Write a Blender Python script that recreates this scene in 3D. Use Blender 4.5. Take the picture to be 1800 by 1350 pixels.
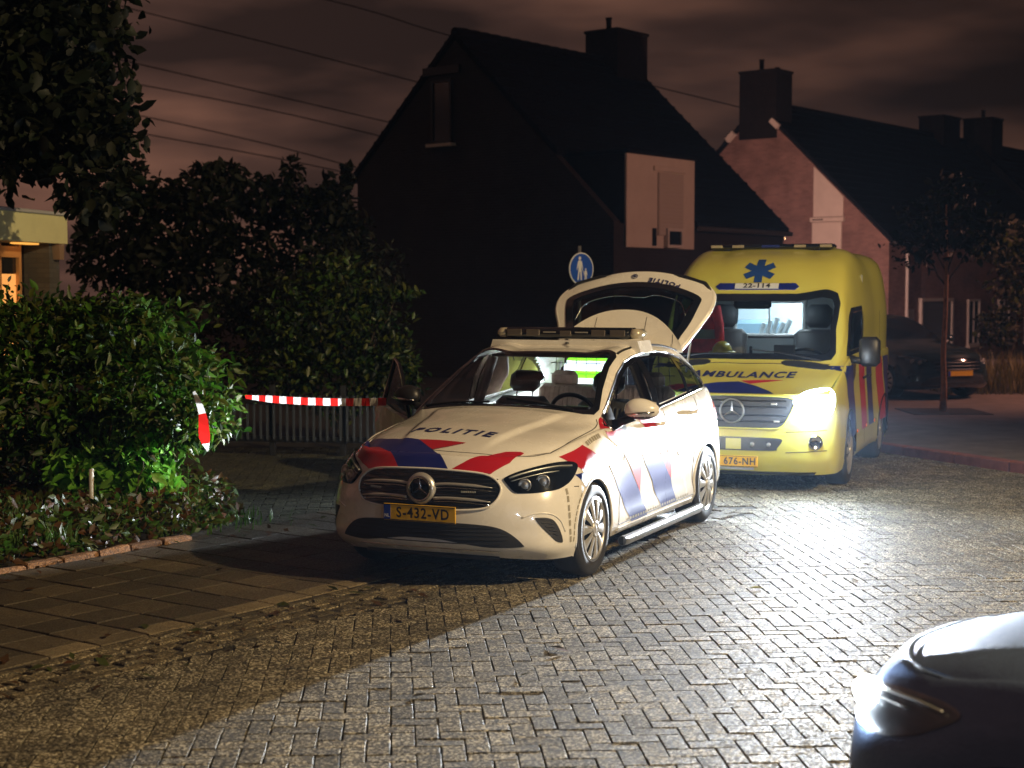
import bpy, bmesh, math, random
import numpy as np
from mathutils import Vector, Matrix
from mathutils.bvhtree import BVHTree
from mathutils.geometry import delaunay_2d_cdt
R = math.radians
rng = random.Random(7)
nrng = np.random.RandomState(11)
for _o in list(bpy.data.objects):
    bpy.data.objects.remove(_o)
scene = bpy.context.scene
COL = scene.collection

# ------------------------------------------------------------------ camera
cam_d = bpy.data.cameras.new("camera")
cam_d.sensor_width = 36.0
cam_d.lens = 2687.0 / 1800.0 * 36.0
cam_d.clip_start = 0.05
cam_d.clip_end = 900.0
cam_d.dof.use_dof = True
cam_d.dof.focus_distance = 11.0
cam_d.dof.aperture_fstop = 2.6
cam = bpy.data.objects.new("camera", cam_d)
COL.objects.link(cam)
cam.location = (0, 0, 1.975)
cam.rotation_euler = (R(90) - 0.0608, 0, 0)
scene.camera = cam

# ------------------------------------------------------------------ night sky: clouds lit by the town
world = bpy.data.worlds.new("World")
scene.world = world
world.use_nodes = True
_n = world.node_tree.nodes
_l = world.node_tree.links
_n.clear()
def _wn(t, **kw):
    q = _n.new(t)
    for k, v in kw.items():
        setattr(q, k, v)
    return q
_tc = _wn("ShaderNodeTexCoord")
_mp = _wn("ShaderNodeMapping")
_mp.inputs["Scale"].default_value = (1.0, 1.0, 4.2)
_mp.inputs["Location"].default_value = (3.1, 1.7, 0.4)
_nz = _wn("ShaderNodeTexNoise")
_nz.inputs["Scale"].default_value = 4.2
_nz.inputs["Detail"].default_value = 4.0
_nz.inputs["Roughness"].default_value = 0.48
_cr = _wn("ShaderNodeValToRGB")
_cr.color_ramp.elements[0].position = 0.36
_cr.color_ramp.elements[0].color = (0.022, 0.0125, 0.0105, 1)
_cr.color_ramp.elements[1].position = 0.64
_cr.color_ramp.elements[1].color = (0.160, 0.073, 0.048, 1)
_e = _cr.color_ramp.elements.new(0.48)
_e.color = (0.060, 0.0300, 0.0225, 1)
# the town glow lies towards -x (left); it falls off smoothly the other way
_dot = _wn("ShaderNodeVectorMath", operation="DOT_PRODUCT")
_dot.inputs[1].default_value = (-0.93, 0.36, 0.0)
_mr = _wn("ShaderNodeMapRange")
_mr.inputs["From Min"].default_value = -0.05
_mr.inputs["From Max"].default_value = 0.62
_mr.inputs["To Min"].default_value = 0.16
_mr.inputs["To Max"].default_value = 1.0
_mul = _wn("ShaderNodeVectorMath", operation="SCALE")
_bg = _wn("ShaderNodeBackground")
_bg.inputs["Strength"].default_value = 1.3
_out = _wn("ShaderNodeOutputWorld")
_l.new(_tc.outputs["Generated"], _mp.inputs["Vector"])
_l.new(_mp.outputs["Vector"], _nz.inputs["Vector"])
_l.new(_nz.outputs["Fac"], _cr.inputs["Fac"])
_l.new(_tc.outputs["Generated"], _dot.inputs[0])
_l.new(_dot.outputs["Value"], _mr.inputs["Value"])
_l.new(_cr.outputs["Color"], _mul.inputs[0])
_l.new(_mr.outputs["Result"], _mul.inputs["Scale"])
_l.new(_mul.outputs["Vector"], _bg.inputs["Color"])
_l.new(_bg.outputs["Background"], _out.inputs["Surface"])

# ------------------------------------------------------------------ street lamps (out of frame)
def spot(name, loc, target, power, color, size=120, blend=0.5, radius=0.12):
    d = bpy.data.lights.new(name, "SPOT")
    d.energy = power
    d.color = color
    d.spot_size = R(size)
    d.spot_blend = blend
    d.shadow_soft_size = radius
    o = bpy.data.objects.new(name, d)
    COL.objects.link(o)
    o.location = loc
    o.rotation_euler = (Vector(target) - Vector(loc)).to_track_quat("-Z", "Y").to_euler()
    return o
spot("street_lamp_light", (10.2, 4.2, 7.9), (-1.4, 12.4, 0.6), 8600, (1.0, 0.72, 0.385), 84, 0.75, 0.14)
spot("street_lamp_light_far", (12.4, 25.6, 4.6), (6.0, 34.0, 1.2), 1150, (1.0, 0.45, 0.31), 165, 0.5, 0.15)

scene.view_settings.view_transform = "Standard"
scene.view_settings.look = "None"
scene.view_settings.exposure = 0.0
scene.view_settings.gamma = 1.0
scene.view_settings.use_curve_mapping = False
scene.render.engine = "CYCLES"
scene.cycles.use_denoising = True
scene.cycles.max_bounces = 7
scene.cycles.diffuse_bounces = 3
scene.cycles.glossy_bounces = 3
scene.cycles.transmission_bounces = 4
scene.cycles.transparent_max_bounces = 12
scene.cycles.volume_bounces = 0
scene.cycles.caustics_reflective = False
scene.cycles.caustics_refractive = False
scene.cycles.sample_clamp_indirect = 4.0

# ------------------------------------------------------------------ helpers
MATS = {}
def mat(name, col=(0.5, 0.5, 0.5), rough=0.5, metal=0.0, coat=0.0, var=0.0, vscale=20.0, bump=0.0, bscale=60.0,
        emit=None, estr=1.0, spec=0.5, rvar=0.0, col2=None, coord="Object", detail=6.0):
    if name in MATS:
        return MATS[name]
    m = bpy.data.materials.new(name)
    m.use_nodes = True
    nt = m.node_tree
    b = nt.nodes["Principled BSDF"]
    b.inputs["Base Color"].default_value = (*col, 1)
    b.inputs["Roughness"].default_value = rough
    b.inputs["Metallic"].default_value = metal
    b.inputs["Coat Weight"].default_value = coat
    b.inputs["Coat Roughness"].default_value = 0.04
    b.inputs["Specular IOR Level"].default_value = spec
    if emit is not None:
        b.inputs["Emission Color"].default_value = (*emit, 1)
        b.inputs["Emission Strength"].default_value = estr
    if var or rvar or bump or col2:
        tc = nt.nodes.new("ShaderNodeTexCoord")
        nz = nt.nodes.new("ShaderNodeTexNoise")
        nz.inputs["Scale"].default_value = vscale
        nz.inputs["Detail"].default_value = detail
        nz.inputs["Roughness"].default_value = 0.62
        nt.links.new(tc.outputs[coord], nz.inputs["Vector"])
        if var or col2:
            ramp = nt.nodes.new("ShaderNodeValToRGB")
            ramp.color_ramp.elements[0].position = 0.3
            ramp.color_ramp.elements[1].position = 0.7
            c2 = col2 or tuple(min(1, c * (1 + var)) for c in col)
            c1 = col if col2 else tuple(c * (1 - var) for c in col)
            ramp.color_ramp.elements[0].color = (*c1, 1)
            ramp.color_ramp.elements[1].color = (*c2, 1)
            nt.links.new(nz.outputs["Fac"], ramp.inputs["Fac"])
            nt.links.new(ramp.outputs["Color"], b.inputs["Base Color"])
        if rvar:
            mr = nt.nodes.new("ShaderNodeMapRange")
            mr.inputs["From Min"].default_value = 0.3
            mr.inputs["From Max"].default_value = 0.7
            mr.inputs["To Min"].default_value = max(0.02, rough - rvar)
            mr.inputs["To Max"].default_value = min(1, rough + rvar)
            nt.links.new(nz.outputs["Fac"], mr.inputs["Value"])
            nt.links.new(mr.outputs["Result"], b.inputs["Roughness"])
        if bump:
            nb = nt.nodes.new("ShaderNodeTexNoise")
            nb.inputs["Scale"].default_value = bscale
            nb.inputs["Detail"].default_value = 5.0
            nt.links.new(tc.outputs[coord], nb.inputs["Vector"])
            bp = nt.nodes.new("ShaderNodeBump")
            bp.inputs["Strength"].default_value = bump
            bp.inputs["Distance"].default_value = 0.01
            nt.links.new(nb.outputs["Fac"], bp.inputs["Height"])
            nt.links.new(bp.outputs["Normal"], b.inputs["Normal"])
    MATS[name] = m
    return m

def glass_mat(name, tint=(0.8, 0.85, 0.85), refl=1.0, rough=0.02):
    if name in MATS:
        return MATS[name]
    m = bpy.data.materials.new(name)
    m.use_nodes = True
    nt = m.node_tree
    nt.nodes.clear()
    out = nt.nodes.new("ShaderNodeOutputMaterial")
    mix = nt.nodes.new("ShaderNodeMixShader")
    tr = nt.nodes.new("ShaderNodeBsdfTransparent")
    tr.inputs["Color"].default_value = (*tint, 1)
    gl = nt.nodes.new("ShaderNodeBsdfGlossy")
    gl.inputs["Roughness"].default_value = rough
    fr = nt.nodes.new("ShaderNodeFresnel")
    fr.inputs["IOR"].default_value = 1.45
    mu = nt.nodes.new("ShaderNodeMath")
    mu.operation = "MULTIPLY"
    mu.inputs[1].default_value = refl
    nt.links.new(fr.outputs[0], mu.inputs[0])
    nt.links.new(mu.outputs[0], mix.inputs[0])
    nt.links.new(tr.outputs[0], mix.inputs[1])
    nt.links.new(gl.outputs[0], mix.inputs[2])
    nt.links.new(mix.outputs[0], out.inputs["Surface"])
    MATS[name] = m
    return m

def mesh_obj(name, verts, faces, mats, parent=None, smooth=False, midx=None):
    me = bpy.data.meshes.new(name)
    me.from_pydata([tuple(v) for v in verts], [], [tuple(f) for f in faces])
    for m_ in (mats if isinstance(mats, (list, tuple)) else [mats]):
        me.materials.append(m_)
    if midx is not None:
        me.polygons.foreach_set("material_index", list(midx))
    if smooth:
        me.polygons.foreach_set("use_smooth", [True] * len(me.polygons))
    me.update()
    o = bpy.data.objects.new(name, me)
    COL.objects.link(o)
    if parent is not None:
        o.parent = parent
    return o

def tag(o, label=None, cat=None, group=None, kind=None):
    if label: o["label"] = label
    if cat: o["category"] = cat
    if group: o["group"] = group
    if kind: o["kind"] = kind
    return o

def thing(name, label, cat, loc=(0, 0, 0), rz=0.0, group=None):
    o = bpy.data.objects.new(name, None)
    o.empty_display_size = 0.2
    COL.objects.link(o)
    o.location = loc
    o.rotation_euler = (0, 0, rz)
    return tag(o, label, cat, group)

def dup_obj(o, parent=None):
    c = o.copy()
    COL.objects.link(c)
    if parent is not None:
        c.parent = parent
    return c

class MB:
    """collects simple solids into one mesh"""
    def __init__(self):
        self.v = []; self.f = []; self.m = []
    def add(self, vs, fs, mi=0):
        b = len(self.v)
        self.v += [tuple(p) for p in vs]
        self.f += [tuple(i + b for i in q) for q in fs]
        self.m += [mi] * len(fs)
        return self
    def box(self, c, s, rz=0.0, mi=0, M=None, bev=0.0):
        x, y, z = s[0] / 2, s[1] / 2, s[2] / 2
        if bev > 0:
            b = min(bev, x * .9, y * .9, z * .9)
            vs = []
            for sx in (-1, 1):
                for sy in (-1, 1):
                    for sz in (-1, 1):
                        vs += [(sx * (x - b), sy * (y - b), sz * z), (sx * (x - b), sy * y, sz * (z - b)), (sx * x, sy * (y - b), sz * (z - b))]
            bm = bmesh.new()
            for p in vs: bm.verts.new(p)
            bmesh.ops.convex_hull(bm, input=bm.verts)
            bm.verts.index_update()
            pv = [v.co.copy() for v in bm.verts]
            fs = [[v.index for v in q.verts] for q in bm.faces]
            bm.free()
        else:
            pv = [Vector((sx * x, sy * y, sz * z)) for sx in (-1, 1) for sy in (-1, 1) for sz in (-1, 1)]
            fs = [(0, 1, 3, 2), (4, 6, 7, 5), (0, 4, 5, 1), (2, 3, 7, 6), (0, 2, 6, 4), (1, 5, 7, 3)]
        T = M if M is not None else Matrix.Rotation(rz, 4, "Z")
        c = Vector(c)
        return self.add([T @ p + c for p in pv], fs, mi)
    def tube(self, pts, r, n=8, mi=0, closed=False, cap=True):
        pts = [Vector(p) for p in pts]
        N = len(pts)
        rs = r if isinstance(r, (list, tuple)) else [r] * N
        vs = []; fs = []
        prev = None
        for i, p in enumerate(pts):
            if closed:
                t = pts[(i + 1) % N] - pts[i - 1]
            else:
                t = pts[min(i + 1, N - 1)] - pts[max(i - 1, 0)]
            if t.length < 1e-9: t = Vector((0, 0, 1))
            t.normalize()
            if prev is None:
                a = t.cross(Vector((0, 0, 1)))
                if a.length < 0.05: a = t.cross(Vector((0, 1, 0)))
                a.normalize()
            else:
                a = prev - t * prev.dot(t)
                if a.length < 1e-6: a = t.cross(Vector((0, 0, 1)))
                a.normalize()
            prev = a
            b = t.cross(a)
            for k in range(n):
                w = 2 * math.pi * k / n
                vs.append(p + (a * math.cos(w) + b * math.sin(w)) * rs[i])
        M_ = N if closed else N - 1
        for i in range(M_):
            for k in range(n):
                j = (i + 1) % N
                fs.append((i * n + k, i * n + (k + 1) % n, j * n + (k + 1) % n, j * n + k))
        if cap and not closed:
            fs.append(tuple(reversed(range(n))))
            fs.append(tuple((N - 1) * n + k for k in range(n)))
        return self.add(vs, fs, mi)
    def lathe(self, prof, n=32, axis="Y", c=(0, 0, 0), mi=0):
        vs = []; fs = []
        for (rad, h) in prof:
            for k in range(n):
                w = 2 * math.pi * k / n
                if axis == "Y": p = (rad * math.cos(w), h, rad * math.sin(w))
                elif axis == "Z": p = (rad * math.cos(w), rad * math.sin(w), h)
                else: p = (h, rad * math.cos(w), rad * math.sin(w))
                vs.append((p[0] + c[0], p[1] + c[1], p[2] + c[2]))
        for i in range(len(prof) - 1):
            for k in range(n):
                fs.append((i * n + k, i * n + (k + 1) % n, (i + 1) * n + (k + 1) % n, (i + 1) * n + k))
        return self.add(vs, fs, mi)
    def prism(self, poly, h0, h1, mi=0, T=None):
        n = len(poly)
        vs = [Vector((p[0], p[1], h0)) for p in poly] + [Vector((p[0], p[1], h1)) for p in poly]
        fs = [tuple(reversed(range(n))), tuple(range(n, 2 * n))]
        fs += [(i, (i + 1) % n, n + (i + 1) % n, n + i) for i in range(n)]
        if T is not None: vs = [T @ v for v in vs]
        return self.add(vs, fs, mi)
    def build(self, name, mats, parent=None, smooth=False):
        return mesh_obj(name, self.v, self.f, mats, parent, smooth, self.m)

def auto_smooth(o, ang=35):
    me = o.data
    me.polygons.foreach_set("use_smooth", [True] * len(me.polygons))
    me.set_sharp_from_angle(angle=R(ang))
    return o

# ---- smooth surface through a lattice of control points
def _interp(K, P, t):
    K = np.asarray(K); P = np.asarray(P, float)
    n = len(K)
    T = np.zeros_like(P)
    h = np.diff(K)
    d = np.diff(P, axis=0) / h.reshape(-1, *([1] * (P.ndim - 1)))
    for i in range(n):
        if i == 0: T[i] = d[0]
        elif i == n - 1: T[i] = d[-1]
        else: T[i] = (d[i - 1] * h[i] + d[i] * h[i - 1]) / (h[i] + h[i - 1])
    idx = np.clip(np.searchsorted(K, t, side="right") - 1, 0, n - 2)
    out = []
    for q, i in zip(t, idx):
        s = (q - K[i]) / h[i]
        a = 2 * s ** 3 - 3 * s ** 2 + 1; b = s ** 3 - 2 * s ** 2 + s
        c = -2 * s ** 3 + 3 * s ** 2; e = s ** 3 - s ** 2
        out.append(a * P[i] + b * h[i] * T[i] + c * P[i + 1] + e * h[i] * T[i + 1])
    return np.array(out)

def lattice(ctrl, nu, nv):
    C_ = np.array(ctrl, float)
    du = np.linalg.norm(np.diff(C_, axis=0), axis=2).mean(1)
    dv = np.linalg.norm(np.diff(C_, axis=1), axis=2).mean(0)
    ku = np.concatenate([[0], np.cumsum(np.maximum(du, 1e-4))])
    kv = np.concatenate([[0], np.cumsum(np.maximum(dv, 1e-4))])
    A = _interp(ku, C_, np.linspace(0, ku[-1], nu))
    B = _interp(kv, A.transpose(1, 0, 2), np.linspace(0, kv[-1], nv)).transpose(1, 0, 2)
    return B   # nu x nv x 3

def grid_faces(nu, nv, flip=False):
    fs = []
    for i in range(nu - 1):
        for j in range(nv - 1):
            q = (i * nv + j, i * nv + j + 1, (i + 1) * nv + j + 1, (i + 1) * nv + j)
            fs.append(tuple(reversed(q)) if flip else q)
    return fs

def in_poly(x, y, poly):
    c = False
    n = len(poly)
    j = n - 1
    for i in range(n):
        xi, yi = poly[i]; xj, yj = poly[j]
        if (yi > y) != (yj > y) and x < (xj - xi) * (y - yi) / (yj - yi) + xi:
            c = not c
        j = i
    return c

def smooth_loop(poly, n=8, closed=True):
    P = np.array(poly, float)
    if closed:
        m = len(P)
        out = []
        for i in range(m):
            p0, p1, p2, p3 = P[i - 1], P[i], P[(i + 1) % m], P[(i + 2) % m]
            for k in range(n):
                t = k / n
                out.append(0.5 * ((2 * p1) + (-p0 + p2) * t + (2 * p0 - 5 * p1 + 4 * p2 - p3) * t * t + (-p0 + 3 * p1 - 3 * p2 + p3) * t ** 3))
        return [tuple(q) for q in out]
    P = np.vstack([2 * P[0] - P[1], P, 2 * P[-1] - P[-2]])
    out = []
    for i in range(1, len(P) - 2):
        p0, p1, p2, p3 = P[i - 1], P[i], P[i + 1], P[i + 2]
        for k in range(n):
            t = k / n
            out.append(0.5 * ((2 * p1) + (-p0 + p2) * t + (2 * p0 - 5 * p1 + 4 * p2 - p3) * t * t + (-p0 + 3 * p1 - 3 * p2 + p3) * t ** 3))
    out.append(P[-2])
    return [tuple(q) for q in out]

def subdivide_loop(poly, step):
    out = []
    n = len(poly)
    for i in range(n):
        a = Vector(poly[i]); b = Vector(poly[(i + 1) % n])
        k = max(1, int(math.ceil((b - a).length / step)))
        for j in range(k):
            out.append(tuple(a.lerp(b, j / k)))
    return out

def cdt(poly, step, holes=()):
    """triangulate a 2-D outline with inner points every `step`"""
    pts = [Vector(p) for p in poly]
    n = len(pts)
    edges = [(i, (i + 1) % n) for i in range(n)]
    for hq in holes:
        b = len(pts)
        pts += [Vector(p) for p in hq]
        m = len(hq)
        edges += [(b + i, b + (i + 1) % m) for i in range(m)]
    xs = [p[0] for p in poly]; ys = [p[1] for p in poly]
    x = min(xs) + step * .5
    while x < max(xs):
        y = min(ys) + step * .5
        while y < max(ys):
            if in_poly(x, y, poly) and not any(in_poly(x, y, hq) for hq in holes):
                pts.append(Vector((x, y)))
            y += step
        x += step
    v, e, f, *_ = delaunay_2d_cdt(pts, edges, [], 2 if holes else 1, 1e-6)
    out = []
    for t in f:
        cx = sum(v[i][0] for i in t) / len(t); cy = sum(v[i][1] for i in t) / len(t)
        if in_poly(cx, cy, poly) and not any(in_poly(cx, cy, hq) for hq in holes):
            out.append(tuple(t))
    return [tuple(q) for q in v], out

AX = {"x": (1, 2, 0), "y": (0, 2, 1), "z": (0, 1, 2)}
def proj_pts(bvh, pts, axis, sign, off, start=6.0):
    """drop 2-D points on a surface along an axis; returns points and normals"""
    a, b, c = AX[axis]
    out = []; nor = []
    last = None
    d = Vector((0, 0, 0)); d[c] = -sign
    for p in pts:
        o = Vector((0, 0, 0)); o[a] = p[0]; o[b] = p[1]; o[c] = sign * start
        h, nn, i, dist = bvh.ray_cast(o, d)
        if h is None:
            q = Vector((0, 0, 0)); q[a] = p[0]; q[b] = p[1]; q[c] = last if last is not None else 0.0
            h, nn, i, dist = bvh.find_nearest(q)
        last = h[c]
        if nn[c] * sign < 0: nn = -nn
        out.append(h + nn * off); nor.append(nn)
    return out, nor

def patch(name, poly, axis, sign, bvh, m, parent=None, off=0.003, step=0.05, edge=0.03, thick=0.006, holes=(), smooth=True, start=6.0):
    poly = subdivide_loop(poly, edge)
    holes = [subdivide_loop(hq, edge) for hq in holes]
    v2, tris = cdt(poly, step, holes)
    p3, nn = proj_pts(bvh, v2, axis, sign, off, start)
    a, b, c = AX[axis]
    faces = []
    for t in tris:
        q = list(t)
        n0 = (p3[q[1]] - p3[q[0]]).cross(p3[q[2]] - p3[q[0]])
        if n0.dot(nn[q[0]]) < 0: q.reverse()
        faces.append(tuple(q))
    verts = list(p3)
    # thin skirt so that it has an edge
    if thick:
        cnt = {}
        for q in faces:
            for i in range(len(q)):
                e = (q[i], q[(i + 1) % len(q)])
                k = (min(e), max(e))
                cnt.setdefault(k, []).append(e)
        low = {}
        for k, es in cnt.items():
            if len(es) == 1:
                e = es[0]
                for i in e:
                    if i not in low:
                        low[i] = len(verts)
                        verts.append(p3[i] - nn[i] * thick)
                faces.append((e[1], e[0], low[e[0]], low[e[1]]))
    o = mesh_obj(name, verts, faces, m, parent)
    if smooth: auto_smooth(o, 50)
    return o

def surf_line(bvh, pts2, axis, sign, off=0.0, step=0.03, start=6.0, closed=False):
    pp = []
    n = len(pts2)
    for i in range(n if closed else n - 1):
        a = Vector(pts2[i]); b = Vector(pts2[(i + 1) % n])
        k = max(1, int((b - a).length / step))
        for j in range(k): pp.append(tuple(a.lerp(b, j / k)))
    if not closed: pp.append(tuple(pts2[-1]))
    return proj_pts(bvh, pp, axis, sign, off, start)[0]

def text_mesh(s, size=1.0, bold=0.0, shear=0.0, sx=1.0, spacing=1.0, align="CENTER"):
    cu = bpy.data.curves.new("text_tmp", "FONT")
    cu.body = s; cu.size = size; cu.offset = bold; cu.shear = shear; cu.space_character = spacing
    cu.align_x = align; cu.align_y = "CENTER"; cu.resolution_u = 3
    o = bpy.data.objects.new("text_tmp", cu)
    COL.objects.link(o)
    dg = bpy.context.evaluated_depsgraph_get()
    dg.update()
    me = bpy.data.meshes.new_from_object(o.evaluated_get(dg))
    v = [(q.co.x * sx, q.co.y) for q in me.vertices]
    f = [tuple(p.vertices) for p in me.polygons]
    bpy.data.objects.remove(o); bpy.data.curves.remove(cu); bpy.data.meshes.remove(me)
    return v, f

def surf_text(name, s, bvh, axis, sign, fn, m, parent, off=0.004, start=6.0, **kw):
    """flat print laid on a surface; fn maps text x,y to the 2-D plane of `axis`"""
    v, f = text_mesh(s, **kw)
    p3, nn = proj_pts(bvh, [fn(x, y) for x, y in v], axis, sign, off, start)
    faces = []
    for t in f:
        q = list(t)
        n0 = (p3[q[1]] - p3[q[0]]).cross(p3[q[2]] - p3[q[0]])
        if n0.dot(nn[q[0]]) < 0: q.reverse()
        faces.append(tuple(q))
    return mesh_obj(name, p3, faces, m, parent)

def flat_text(name, s, T, m, parent, **kw):
    v, f = text_mesh(s, **kw)
    return mesh_obj(name, [T @ Vector((x, y, 0)) for x, y in v], f, m, parent)

def veh_matrix(th):
    return -math.pi / 2 - th
# ================================================================== shared vehicle materials
M_WHITE = mat("white_paint", (.78, .77, .73), .26, coat=.9, var=.045, vscale=5, rvar=.06)
M_RED = mat("red_vinyl", (.42, .008, .018), .35, coat=.4)
M_BLUE = mat("blue_vinyl", (.005, .013, .15), .35, coat=.4)
M_BLACK = mat("black_plastic", (.012, .012, .013), .45)
M_GLOSS = mat("black_gloss", (.006, .007, .009), .08, coat=.5)
M_DARK = mat("dark_inside", (.010, .010, .011), .85)
M_RUB = mat("tyre_rubber", (.022, .021, .02), .75, var=.25, vscale=40)
M_CHROME = mat("chrome", (.72, .72, .72), .12, metal=1)
M_SILVER = mat("silver_paint", (.62, .61, .58), .32, metal=.65)
M_STEEL = mat("brushed_steel", (.48, .48, .48), .33, metal=.9, rvar=.08, vscale=30)
M_SEAM = mat("panel_gap", (.01, .01, .01), .8)
M_GLASS = glass_mat("car_glass", (.80, .86, .86), 1.0)
M_TINT = glass_mat("tinted_glass", (.10, .13, .15), .55)
M_LENS = glass_mat("lamp_glass", (.92, .95, .96), 1.0)
M_PLATE = mat("plate_yellow", (.80, .46, .02), .4)
M_PLATEB = mat("plate_blue", (.012, .045, .30), .4)
M_PRINT = mat("print_black", (.012, .012, .014), .5)
M_NAVY = mat("print_navy", (.010, .016, .10), .45)
M_LEATHER = mat("brown_leather", (.36, .22, .16), .5, var=.2, vscale=18)
M_LEATHERD = mat("dark_leather", (.035, .03, .028), .55, var=.2, vscale=18)
M_TAPE = mat("reflective_tape", (.30, .28, .22), .45)
M_TAIL = mat("red_lamp", (.35, .004, .006), .15, coat=.6)
M_MESH = mat("mesh_black", (.016, .017, .019), .5, bump=.4, bscale=300)

# ================================================================== GROUND
def brick_mat(name, c1, c2, c3, dark, scale=140.0, rough=(.62, .95), bump=.16):
    m = bpy.data.materials.new(name); m.use_nodes = True
    nt = m.node_tree; b = nt.nodes["Principled BSDF"]
    N = nt.nodes.new; L = nt.links.new
    geo = N("ShaderNodeNewGeometry")
    at = N("ShaderNodeAttribute"); at.attribute_name = "tone"
    def noise(sc, det=3, ro=.6):
        n = N("ShaderNodeTexNoise"); n.inputs["Scale"].default_value = sc; n.inputs["Detail"].default_value = det; n.inputs["Roughness"].default_value = ro
        L(geo.outputs["Position"], n.inputs["Vector"]); return n.outputs["Fac"]
    fine = noise(scale, 3, .75)
    vor = N("ShaderNodeTexVoronoi"); vor.inputs["Scale"].default_value = scale * .75; L(geo.outputs["Position"], vor.inputs["Vector"])
    sep = N("ShaderNodeSeparateColor"); L(vor.outputs["Color"], sep.inputs[0])
    r = N("ShaderNodeValToRGB"); cr = r.color_ramp
    cr.elements[0].position = .05; cr.elements[0].color = (*dark, 1)
    cr.elements[1].position = .95; cr.elements[1].color = (*c3, 1)
    e = cr.elements.new(.35); e.color = (*c1, 1)
    e = cr.elements.new(.7); e.color = (*c2, 1)
    L(sep.outputs[0], r.inputs["Fac"])
    # per-stone tone and broad dirt
    big = noise(1.6, 4, .6)
    t = N("ShaderNodeMapRange"); t.inputs["To Min"].default_value = .62; t.inputs["To Max"].default_value = 1.30; L(at.outputs["Fac"], t.inputs["Value"])
    g = N("ShaderNodeMapRange"); g.inputs["From Min"].default_value = .3; g.inputs["From Max"].default_value = .7
    g.inputs["To Min"].default_value = .70; g.inputs["To Max"].default_value = 1.2; L(big, g.inputs["Value"])
    mu = N("ShaderNodeMath"); mu.operation = "MULTIPLY"; L(t.outputs[0], mu.inputs[0]); L(g.outputs[0], mu.inputs[1])
    sc = N("ShaderNodeVectorMath"); sc.operation = "SCALE"; L(r.outputs["Color"], sc.inputs[0]); L(mu.outputs[0], sc.inputs["Scale"])
    L(sc.outputs["Vector"], b.inputs["Base Color"])
    rr = N("ShaderNodeMapRange"); rr.inputs["From Min"].default_value = .3; rr.inputs["From Max"].default_value = .75
    rr.inputs["To Min"].default_value = rough[1]; rr.inputs["To Max"].default_value = rough[0]; L(sep.outputs[1], rr.inputs["Value"])
    L(rr.outputs[0], b.inputs["Roughness"])
    bp = N("ShaderNodeBump"); bp.inputs["Strength"].default_value = bump; bp.inputs["Distance"].default_value = .006
    L(fine, bp.inputs["Height"]); L(bp.outputs[0], b.inputs["Normal"])
    return m
M_BRICK = brick_mat("paving_brick", (.050, .042, .024), (.125, .105, .062), (.50, .46, .34), (.006, .005, .003))
M_SLAB = brick_mat("paving_slab", (.060, .046, .026), (.080, .062, .036), (.115, .095, .06), (.035, .027, .016), scale=170, bump=.3, rough=(.5, .85))
M_SLABL = brick_mat("paving_slab_pale", (.13, .10, .055), (.17, .135, .08), (.22, .18, .11), (.07, .055, .03), scale=190, bump=.4)
M_JOINT = mat("joint_sand", (.020, .016, .011), .9, var=.4, vscale=60, coord="Object")
M_ASPH = mat("far_road", (.045, .035, .034), .7, var=.3, vscale=2.5, bump=.3, bscale=120)
def sheet(name, pts, z, m, kind="structure", parent=None):
    o = mesh_obj(name, [(x, y, z) for x, y in pts], [tuple(range(len(pts)))], m, parent)
    if kind: o["kind"] = kind
    return o
sheet("ground", [(-300, -60), (300, -60), (300, 500), (-300, 500)], -.075, mat("earth", (.030, .026, .020), .9, var=.4, vscale=.6))
road = sheet("road", [(-6.5, 3.2), (12, 3.2), (14, 40), (-8, 40)], -.016, M_JOINT)
KD = Vector((.581, .814)); ND = Vector((-.814, .581))
def kn(p): return p[0] * KD.x + p[1] * KD.y, p[0] * ND.x + p[1] * ND.y
def wpt(k, n): return (KD.x * k + ND.x * n, KD.y * k + ND.y * n)
GARDEN = [(-5.6, 7.8), (-2.60, 11.98), (-2.38, 12.5), (-2.30, 13.0), (-2.55, 13.9), (-3.1, 15.2), (-4.5, 17.4), (-12, 20), (-12, 8)]

def stone_geo(lx, ly, h, ch, jit=0.0, rnd=None):
    """top-chamfered paving stone, top at z=0, with uneven edges"""
    rnd = rnd or rng
    x, y = lx / 2, ly / 2
    b = []
    for (sx, sy) in ((-1, -1), (1, -1), (1, 1), (-1, 1)):
        b.append((sx * x + rnd.uniform(-jit, jit), sy * y + rnd.uniform(-jit, jit)))
    tz = [rnd.uniform(-1, 1) * jit * .8 for _ in range(4)]
    v = [(p[0], p[1], -h) for p in b] + [(p[0], p[1], -ch + tz[i] * .5) for i, p in enumerate(b)]
    v += [(p[0] * (1 - ch / x), p[1] * (1 - ch / y), tz[i]) for i, p in enumerate(b)]
    f = [(8, 9, 10, 11)]
    for i in range(4):
        j = (i + 1) % 4
        f.append((i, j, 4 + j, 4 + i)); f.append((4 + i, 4 + j, 8 + j, 8 + i))
    return v, f

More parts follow.
